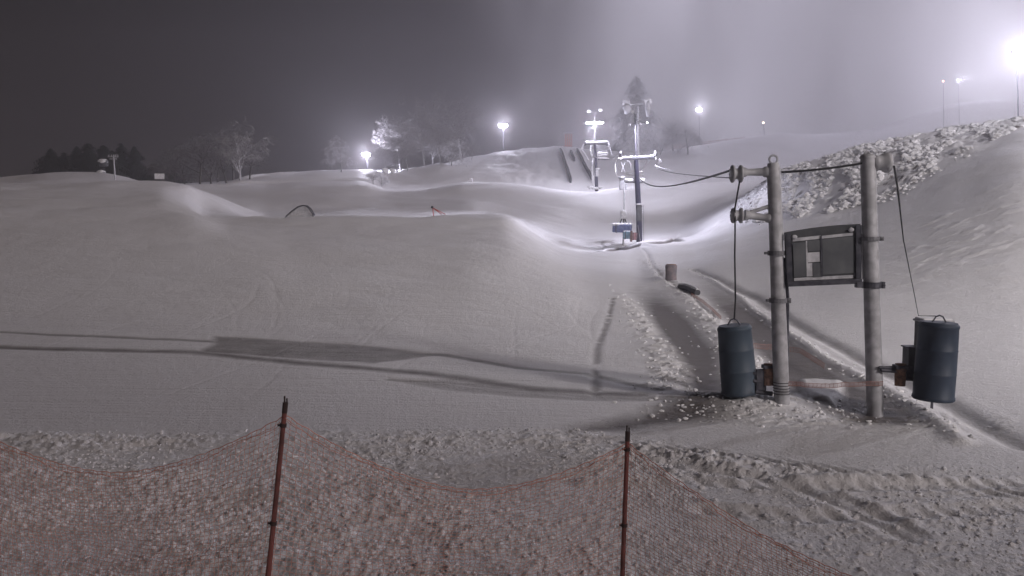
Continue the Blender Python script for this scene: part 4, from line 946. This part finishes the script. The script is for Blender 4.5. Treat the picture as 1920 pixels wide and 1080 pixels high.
# far ridge fence
pts = [vec(x, y, 178) for x, y in ((1236,274),(1270,271),(1310,268),(1350,263),(1395,258))]
g = empty('ridge_fence', Vector((pts[0].x, 178, H(pts[0].x, 178))), 'faint orange fence line along the far ridge right of the pine', 'fence')
for i in range(12):
    t = i/11*4; k = min(3, int(t)); p = pts[k].lerp(pts[k+1], t-k)
    mb = MB(); mb.tube([Vector((p.x, 178, H(p.x, 178)-.2)), p+Vector((0,0,.3))], .05, 5); mb.build('picket', M_RUST, g)
mb = MB()
for dz in (0, -.35, -.7): mb.tube([p+Vector((0,0,dz)) for p in pts], .05, 4)
mb.build('mesh_band', M_ORANGE, g)
# ------------------------------------------------------------------ trees
M_BARK = vary(mat('dark_bark', (.06,.05,.045), .9), (.045,.04,.035), (.085,.075,.065), 8)
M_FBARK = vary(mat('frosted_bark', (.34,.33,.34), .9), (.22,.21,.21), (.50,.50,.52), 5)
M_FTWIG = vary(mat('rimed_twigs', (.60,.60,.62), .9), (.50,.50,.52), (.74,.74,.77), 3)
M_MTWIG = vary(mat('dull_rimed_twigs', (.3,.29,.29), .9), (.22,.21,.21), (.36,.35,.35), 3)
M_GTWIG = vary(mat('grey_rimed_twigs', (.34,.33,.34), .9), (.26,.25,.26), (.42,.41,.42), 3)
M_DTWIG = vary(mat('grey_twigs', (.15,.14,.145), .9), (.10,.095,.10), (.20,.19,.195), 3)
M_DNEED = vary(mat('dark_needles', (.015,.02,.018), .9), (.010,.014,.012), (.026,.032,.028), 2)
M_FNEED = vary(mat('snowy_needles', (.45,.46,.48), .9), (.50,.51,.53), (.80,.80,.83), 1.2, lo=.35, hi=.6)
class TreeB:
    def __init__(s, seed): s.r = random.Random(seed); s.w = MB(); s.t = MB()
    def grow(s, p, d, L, rad, lev, maxlev, spread, droop, twig):
        n = 4; pts = [p]; q = Vector(p); dd = Vector(d)
        for i in range(n):
            dd = (dd+Vector((s.r.uniform(-1,1), s.r.uniform(-1,1), s.r.uniform(-1,1)))*.16+Vector((0,0,-droop*lev*.12))).normalized(); q = q+dd*(L/n); pts.append(q)
        (s.w if lev < maxlev-1 else s.t).tube(pts, [rad*(1-.5*i/n) for i in range(n+1)], 5 if lev < 2 else 3, cap=False)
        if lev >= maxlev:
            for k in range(twig):
                b = pts[s.r.randint(1, n)]; e = (dd+Vector((s.r.uniform(-1,1), s.r.uniform(-1,1), s.r.uniform(-.9,.9)-droop*.5))*.9).normalized()*L*s.r.uniform(.25,.7)
                w = rad*s.r.uniform(1.3,2.6); sd = e.cross(Vector((s.r.uniform(-1,1), s.r.uniform(-1,1), s.r.uniform(-1,1)))).normalized()*w
                s.t.add([b-sd, b+sd, b+e*.6+sd*.8, b+e, b+e*.6-sd*.8], [(0,1,2,3,4)])
            return
        for k in range(s.r.randint(5, 7) if lev else s.r.randint(9, 12)):
            i = s.r.uniform(.35 if lev else .28, 1)*n; a = int(min(n-1, i)); b = pts[a].lerp(pts[a+1], min(1, i-a))
            ax = Vector((s.r.uniform(-1,1), s.r.uniform(-1,1), s.r.uniform(-.2,.6))).normalized()
            nd = (dd*(1-spread)+ax*spread*1.25+Vector((0,0,.12))).normalized()
            s.grow(b, nd, L*s.r.uniform(.45,.68), rad*.48*(1-.3*i/n), lev+1, maxlev, spread, droop, twig)
def bare_tree(px, ytop, ybase, D, seed, label, frost=True, spread=.6, droop=.3, twig=7, maxlev=3, rad=None, group='frosted trees on the hill', name='bare_tree', lean=0):
    b = gbase(px, ybase, D); b.z = max(b.z, vec(px, ybase, D).z-.3) if abs(b.z-vec(px, ybase, D).z) < 1.2 else b.z
    h = (vec(px, ytop, D).z-b.z); T = TreeB(seed)
    g = empty(name, b, label, 'tree', group)
    T.grow(b-Vector((0,0,.3)), Vector((lean, 0, 1)).normalized(), h*.66, rad or h*.022, 0, maxlev, spread, droop, twig)
    T.w.build('trunk', M_FBARK if frost else M_BARK, g)
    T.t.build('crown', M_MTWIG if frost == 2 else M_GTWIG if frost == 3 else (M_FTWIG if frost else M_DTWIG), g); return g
def conifer(px, ytop, ybase, D, wpx0, seed, label, snowy=False, dens=1.0, group='dark evergreens left'):
    wpx = wpx0*(1.25 if snowy else 2.5); r = random.Random(seed); b = gbase(px, ybase, D); h = vec(px, ytop, D).z-b.z; W = wpx*D/1600/2
    g = empty('spruce', b, label, 'tree', group)
    mb = MB(); mb.tube([b-Vector((0,0,.3)), b+Vector((0,0,h*.5)), b+Vector((0,0,h*.97))], [h*.022,h*.014,h*.003], 7); mb.build('trunk', M_FBARK if snowy else M_BARK, g)
    mb = MB(); rows = int(26*dens)
    for i in range(rows):
        t = .06+.93*(i/rows)**.92; z = h*t; R = W*(1-t)**(.62 if snowy else .75)*r.uniform(.65,1.2)*(1+(.25*math.sin(t*17+seed)))+.06*W
        nb = max(4, int((11-6*t)*dens)); a0 = r.random()*6
        for k in range(nb):
            if r.random() < .1: continue
            a = a0+2*math.pi*k/nb+r.uniform(-.3,.3); RR = R*r.uniform(.6,1.12); d = Vector((math.cos(a), math.sin(a), -.28-(.25 if snowy else .1)))
            o = b+Vector((0,0,z)); seg = 6
            for j in range(1, seg+1):
                c = o+Vector((d.x, d.y, 0))*RR*j/seg+Vector((0,0,d.z*RR*(j/seg)**1.6)); wd = RR*.26*(1-.55*j/seg)+h*.006
                for s_ in (-1, 1):
                    sd = Vector((-d.y, d.x, 0))*s_; l = wd*r.uniform(.8,1.5); dr = wd*r.uniform(.4,1.1)
                    e = c+sd*l-Vector((0,0,dr))+Vector((d.x, d.y, 0))*l*.5
                    up = Vector((0,0,wd*.22)); mb.add([c+up, c-up*.8+Vector((d.x,d.y,0))*wd*.3, e-up*.3, e+up*.15], [(0,1,2,3)])
                if r.random() < .5:
                    hh = wd*r.uniform(.8,1.6); mb.add([c+Vector((wd*.25,0,0)), c-Vector((wd*.25,0,0)), c-Vector((wd*.05,0,hh))], [(0,1,2)])
    mb.build('crown', M_FNEED if snowy else M_DNEED, g); return g
# tall rimed pine behind the towers
conifer(1192, 138, 292, 172, 98, 5, 'tall rime covered pine behind the nearest lift tower, the tallest tree', True, 1.5, 'rimed trees by the towers')
bare_tree(1262, 205, 288, 165, 21, 'drooping rimed tree between the tall pine and the lamp on its right', droop=1.2, group='rimed trees by the towers')
bare_tree(1238, 238, 288, 160, 22, 'low rimed tree at the right foot of the tall pine', droop=.9, group='rimed trees by the towers')
bare_tree(1290, 214, 286, 158, 23, 'rimed tree whose top branches reach up to the glowing lamp right of the pine', droop=.8, group='rimed trees by the towers', lean=-.15)
# frosted stand left of the hill
spec = [(640,252,322,142,.5,.9,'rounded rimed tree at the left of the glowing lamp among the trees'),
        (700,314,356,117,.7,.2,'low bushy frosted thicket tree in the dip below the glowing lamp'),
        (716,318,356,117.5,.7,.2,'small frosted tree at the right edge of the thicket in the dip'),
        (765,236,322,150,.55,.5,'grey frosted tree right of the glowing lamp among the trees'),
        (795,205,318,153,.55,.4,'tall grey frosted tree in the middle of the stand'),
        (826,214,312,152,.6,.5,'leaning frosted tree left of the bright tangled one'),
        (846,250,308,149,.8,.9,'bright tangled rimed tree low at the end of the stand'),
        (864,178,304,158,.45,.4,'tallest frosted tree at the right end of the stand'),
        (722,268,328,155,.6,.5,'dim frosted tree straight above the thicket in the dip'),
        (752,214,322,162,.55,.4,'tall dim tree at the back left of the stand'),
        (812,232,314,160,.6,.5,'broad dim tree filling the middle of the stand'),
        (745,250,326,152,.6,.4,'dim frosted tree just behind the white posts'),
        (884,262,303,160,.5,.2,'thin frosted sapling right of the tallest tree in the stand')]
for i, (px, yt, yb, D, sp, dr, lab) in enumerate(spec):
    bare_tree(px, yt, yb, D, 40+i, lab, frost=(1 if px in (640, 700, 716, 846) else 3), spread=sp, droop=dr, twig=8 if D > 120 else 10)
# dim left trees
for i, (px, yt, yb, D, sp, dr, lab) in enumerate([(374,246,346,124,.8,.5,'wide bare tree with long low branches right of the blank sign'),
        (396,262,346,128,.5,.3,'slim bare tree just right of the wide one'),
        (347,286,346,126,.7,.8,'small crooked bare tree between the blank sign and the wide tree'),
        (452,226,345,130,.45,.5,'tall pale bare tree at the right end of the dim left trees'),
        (300,290,347,138,.8,.6,'low spreading dark bare tree above the blank sign'),
        (328,272,347,140,.6,.5,'dark bare tree just right of the blank sign'),
        (438,238,346,141,.5,.5,'dark bare tree between the dim one and the tall pale one'),
        (468,262,344,139,.6,.4,'dark bare tree at the very right end of the dim left trees'),
        (408,244,346,142,.6,.4,'broad dark bare tree in the middle of the dim left trees'),
        (425,252,345,134,.55,.4,'dim bare tree left of the tall pale one')]):
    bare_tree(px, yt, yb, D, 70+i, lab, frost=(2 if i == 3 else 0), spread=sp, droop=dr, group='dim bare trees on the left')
for i, (px, yt, yb, D, w, lab) in enumerate([(98,276,344,150,44,'dark broad evergreen farthest to the left'), (122,284,344,155,34,'low dark evergreen beside the leftmost one'),
        (168,266,344,150,48,'dark broad evergreen left of the utility pole'), (196,270,344,156,40,'dark evergreen right behind the utility pole'),
        (229,266,344,152,30,'pointed dark evergreen right of the utility pole'), (254,272,344,150,30,'pointed dark evergreen at the right end of the dark group'),
        (146,272,344,158,36,'dark evergreen between the leftmost pair and the utility pole'), (212,280,345,147,34,'low dark evergreen just right of the utility pole'),
        (285,312,348,150,42,'low dark bushy evergreen behind the blank sign, left one'), (318,314,348,152,44,'low dark bushy evergreen behind the blank sign, right one')]):
    conifer(px, yt, yb, D, w, 90+i, lab, dens=1.5)
# broken lumps of pushed snow on the right slope (thousands: one mass)
r = random.Random(3); mb = MB(); cand = []
while len(cand) < 14000:
    px = r.uniform(1385, 2020); t = r.random()
    top = np.interp(px, [1380,1440,1500,1600,1700,1800,1920,2400], [84,78,74,71,70,69,68,68])
    bot = np.interp(px, [1380,1440,1500,1600,1700,1800,1920,2400], [66,55,50,48,50,53,56,57])
    y = bot+(top-bot)*t+r.gauss(0, 1.2)
    if vnoise(np.array([px*.03]), np.array([y*.35]), 9)[0] < .30+.25*(1-t): continue
    cand.append(((px-960)/1600*y, y))
bm = bmesh.new(); bmesh.ops.create_icosphere(bm, subdivisions=1, radius=1); bm.verts.index_update()
ICO = ([tuple(v.co) for v in bm.verts], [[v.index for v in f.verts] for f in bm.faces]); bm.free()
xs = np.array([c[0] for c in cand]); ys = np.array([c[1] for c in cand]); zs = H(xs, ys)
for x, y, z in zip(xs, ys, zs):
    q = min(.25, .055*math.exp(abs(r.gauss(0, .72)))); a, b, c = q*r.uniform(.8,1.5), q*r.uniform(.8,1.3), q*r.uniform(.5,1.0)
    mb.add([(x+v[0]*a*(1+r.uniform(-.3,.3)), y+v[1]*b*(1+r.uniform(-.3,.3)), z+q*.15+v[2]*c*(1+r.uniform(-.3,.3))) for v in ICO[0]], ICO[1])
setp(mb.build('snow_rubble', vary(mat('dirty_snow', (.7,.7,.7), .7), (.22,.20,.19), (.84,.84,.86), 1.1, lo=.30, hi=.41)), kind='stuff')

# crumbs thrown up on the churned snow by the fence and along the tow track
r = random.Random(8); C = []
while len(C) < 9000:
    y = r.uniform(5.6, 12.0); x = r.uniform(-.64, .64)*y
    e = float(np.interp(960+1600*x/y, [0,1080,1450,1920], [11.3,11.7,9.9,9.7]))
    if y > e+r.gauss(0, .12): continue
    if x/y > .2 and r.random() < .55: continue
    if vnoise(np.array([x*1.6]), np.array([y*1.9]), 15)[0] < r.uniform(.15, .75): continue
    C.append((x, y, .006*math.exp(abs(r.gauss(0, .62)))))
for L, w_, n_ in ((trough_rim, .30, 260), (GL_c_track, .30, 420), (berm_b, .12, 160), ([(mound_c[0]-1.4, mound_c[1]-.6), (mound_c[0]+1.5, mound_c[1]-.8)], .5, 200)):
    for k in range(n_):
        t = r.random()*(len(L)-1); i = min(int(t), len(L)-2); t -= i
        x = L[i][0]+(L[i+1][0]-L[i][0])*t+r.gauss(0, w_); y = L[i][1]+(L[i+1][1]-L[i][1])*t+r.gauss(0, w_)
        C.append((x, y, .009*math.exp(abs(r.gauss(0, .7)))*(1+y*.02)))
xs = np.array([c[0] for c in C]); ys = np.array([c[1] for c in C]); zs = H(xs, ys); mb = MB()
for (x, y, q), z in zip(C, zs):
    q = min(q, .035); a, b, c = q*r.uniform(.8,1.6), q*r.uniform(.8,1.3), q*r.uniform(.5,1.0)
    mb.add([(x+v[0]*a*(1+r.uniform(-.35,.35)), y+v[1]*b*(1+r.uniform(-.35,.35)), z+q*.25+v[2]*c*(1+r.uniform(-.35,.35))) for v in ICO[0]], ICO[1])
setp(mb.build('snow_crumbs', M_SNOWCAP), kind='stuff')
# ------------------------------------------------------------------ haze, plume, lamps, world, camera
def volume_box(name, lo, hi, build):
    mb = MB(); c = [(a+b)/2 for a, b in zip(lo, hi)]; mb.box((0, 0, 0), [b-a for a, b in zip(lo, hi)])
    m = bpy.data.materials.new(name); m.use_nodes = True; nt = m.node_tree; nt.nodes.clear()
    out = nt.nodes.new('ShaderNodeOutputMaterial'); v = nt.nodes.new('ShaderNodeVolumePrincipled')
    nt.links.new(v.outputs[0], out.inputs['Volume']); build(nt, v)
    o = mb.build(name, m); o.location = c; setp(o, kind='stuff'); return o
def hz(nt, v):
    v.inputs['Color'].default_value = (.88, .85, .89, 1); v.inputs['Density'].default_value = .0016; v.inputs['Anisotropy'].default_value = .72
hb = volume_box('haze', (-420, -40, -2.2), (420, 430, 98), hz)
def pl(nt, v):
    N = nt.nodes; L = nt.links
    v.inputs['Color'].default_value = (.985, .975, .985, 1); v.inputs['Anisotropy'].default_value = 0
    tc = N.new('ShaderNodeTexCoord'); sx = N.new('ShaderNodeSeparateXYZ')
    L.new(tc.outputs['Object'], sx.inputs[0])
    nz = N.new('ShaderNodeTexNoise'); nz.inputs['Scale'].default_value = .03; nz.inputs['Detail'].default_value = 2.5; nz.inputs['Roughness'].default_value = .5
    mp = N.new('ShaderNodeMapping'); mp.inputs['Scale'].default_value = (1.25, 1, .38); mp.inputs['Rotation'].default_value = (0, .45, 0)
    L.new(tc.outputs['Object'], mp.inputs['Vector']); L.new(mp.outputs[0], nz.inputs['Vector'])
    def M(op, a, b=None, c=None, clamp=False):
        n = N.new('ShaderNodeMath'); n.operation = op; n.use_clamp = clamp
        for i, q in enumerate((a, b, c)):
            if q is None: continue
            if isinstance(q, (int, float)): n.inputs[i].default_value = q
            else: L.new(q, n.inputs[i])
        return n.outputs[0]
    def ramp(x, a, b):
        n = N.new('ShaderNodeMapRange'); n.interpolation_type = 'SMOOTHSTEP'; n.inputs['From Min'].default_value = a; n.inputs['From Max'].default_value = b
        L.new(x, n.inputs['Value']); return n.outputs['Result']
    # rises leftwards: the cloud's left edge leans with height
    xx = M('MULTIPLY_ADD', sx.outputs['Z'], .35, M('MULTIPLY_ADD', sx.outputs['Y'], .22, sx.outputs['X']))
    xn = M('MULTIPLY_ADD', nz.outputs['Fac'], 70, xx)
    left = ramp(xn, PLX[0], PLX[1])
    dens = ramp(nz.outputs['Fac'], .33, .67)
    d = M('MULTIPLY', left, M('MULTIPLY_ADD', dens, 1.4, .12))
    L.new(M('MULTIPLY', d, PLD), v.inputs['Density'])
PLX = (-68, 34); PLD = .042
pb = volume_box('snowmaking_cloud', (-60, 88, -1.2), (260, 244, 96), pl)

def point(name, loc, w, col=(.86, .88, 1), r=.25):
    l = bpy.data.lights.new(name, 'POINT'); l.energy = w; l.color = col; l.shadow_soft_size = r
    o = bpy.data.objects.new(name, l); COL.objects.link(o); o.location = loc; return o
def spot(name, loc, tgt, w, ang, col=(.86, .88, 1), r=.3, blend=.8):
    l = bpy.data.lights.new(name, 'SPOT'); l.energy = w; l.color = col; l.shadow_soft_size = r; l.spot_size = math.radians(ang); l.spot_blend = blend
    o = bpy.data.objects.new(name, l); COL.objects.link(o); o.location = loc
    o.rotation_euler = (Vector(tgt)-Vector(loc)).to_track_quat('-Z', 'Y').to_euler(); return o
VI = (.85, .83, 1.0)
point('flood_glow', P(1907, 98, 97)+Vector((0, -2, -.5)), 7000, VI, .5)
point('cloud_fill', (152, 168, 46), 300000, VI, 1)  # unseen light added off frame to brighten the cloud
spot('mast_spot', (11.0, 120, 17), (-42, 122, 5), 26000, 60, VI, .3, 1.0)  # spot added by the farther mast to make the crest ridges bright
point('bank_fill', (52, 46, 26), 17000, (.92, .90, 1), 1)  # unseen light added to lift the right bank and cloud front
point('cloud_fill', (132, 200, 90), 560000, VI, 1)  # another added light for the cloud, high out of view
point('cloud_fill', (52, 222, 93), 200000, VI, 1)  # third added light, fills the middle of the cloud
spot('front_fill', (32, -14, 15), (11, 45, 3), 52000, 72, (1, .94, .92), 1.5, 1.0)  # unseen fill added behind the camera for slope and foreground
spot('mast_spot', (9.2, 68.5, 11.2), (-22, 73, 4), 9000, 60, VI, .3, 1.0)
point('slope_lamp_glow', P(1797, 150, 112)+Vector((0, -1, 0)), 500, VI, .3)
point('slope_lamp_glow', P(1310, 205, 196)+Vector((0, -1, 0)), 5000, VI, .3)
point('hill_lamp_glow', P(943, 235, 196)+Vector((0, -1, 0)), 12000, VI, .3)
point('hill_lamp_glow', P(687, 290, 162)+Vector((0, -1, 0)), 13000, VI, .3)
point('tower_lamp_glow', P(1113, 228, 121)+Vector((0, -.9, -.5)), 8000, VI, .4)
spot('tower_lamp_glow', P(1195, 232, 70)+Vector((.3, -.9, 0)), P(1195, 500, 69), 4300, 150, VI, .4, .35)
spot('pine_fill', (10.5, 73, 11.5), (15, 98, 12.5), 34000, 46, VI, .3, .8)  # spot added past the nearest mast, only to brighten the pine
# sun lamp added as warm, wide fill from behind the camera
sn = bpy.data.lights.new('sun_fill', 'SUN'); sn.energy = .66; sn.angle = math.radians(12); sn.color = (1, .85, .80)
so = bpy.data.objects.new('sun_fill', sn); COL.objects.link(so)
so.rotation_euler = Vector((-.62, .60, -.45)).to_track_quat('-Z', 'Y').to_euler()

w = bpy.data.worlds.new('World'); sc.world = w; w.use_nodes = True
bg = w.node_tree.nodes['Background']; bg.inputs[0].default_value = (.92, .84, .95, 1); bg.inputs[1].default_value = .010

cam = bpy.data.cameras.new('camera'); co = bpy.data.objects.new('camera', cam); COL.objects.link(co)
cam.sensor_width = 36; cam.lens = 30; cam.clip_end = 2000; cam.clip_start = .05
co.location = (0, 0, CZ); co.rotation_euler = (math.pi/2-TH, 0, 0); sc.camera = co
sc.view_settings.view_transform = 'Standard'; sc.view_settings.look = 'None'; sc.view_settings.exposure = .18; sc.view_settings.gamma = 1
sc.cycles.use_denoising = True
sc.cycles.max_bounces = 5; sc.cycles.diffuse_bounces = 3; sc.cycles.volume_bounces = 2; sc.cycles.transparent_max_bounces = 12
sc.cycles.volume_step_rate = 1.0; sc.cycles.volume_max_steps = 96
sc.cycles.sample_clamp_indirect = 3
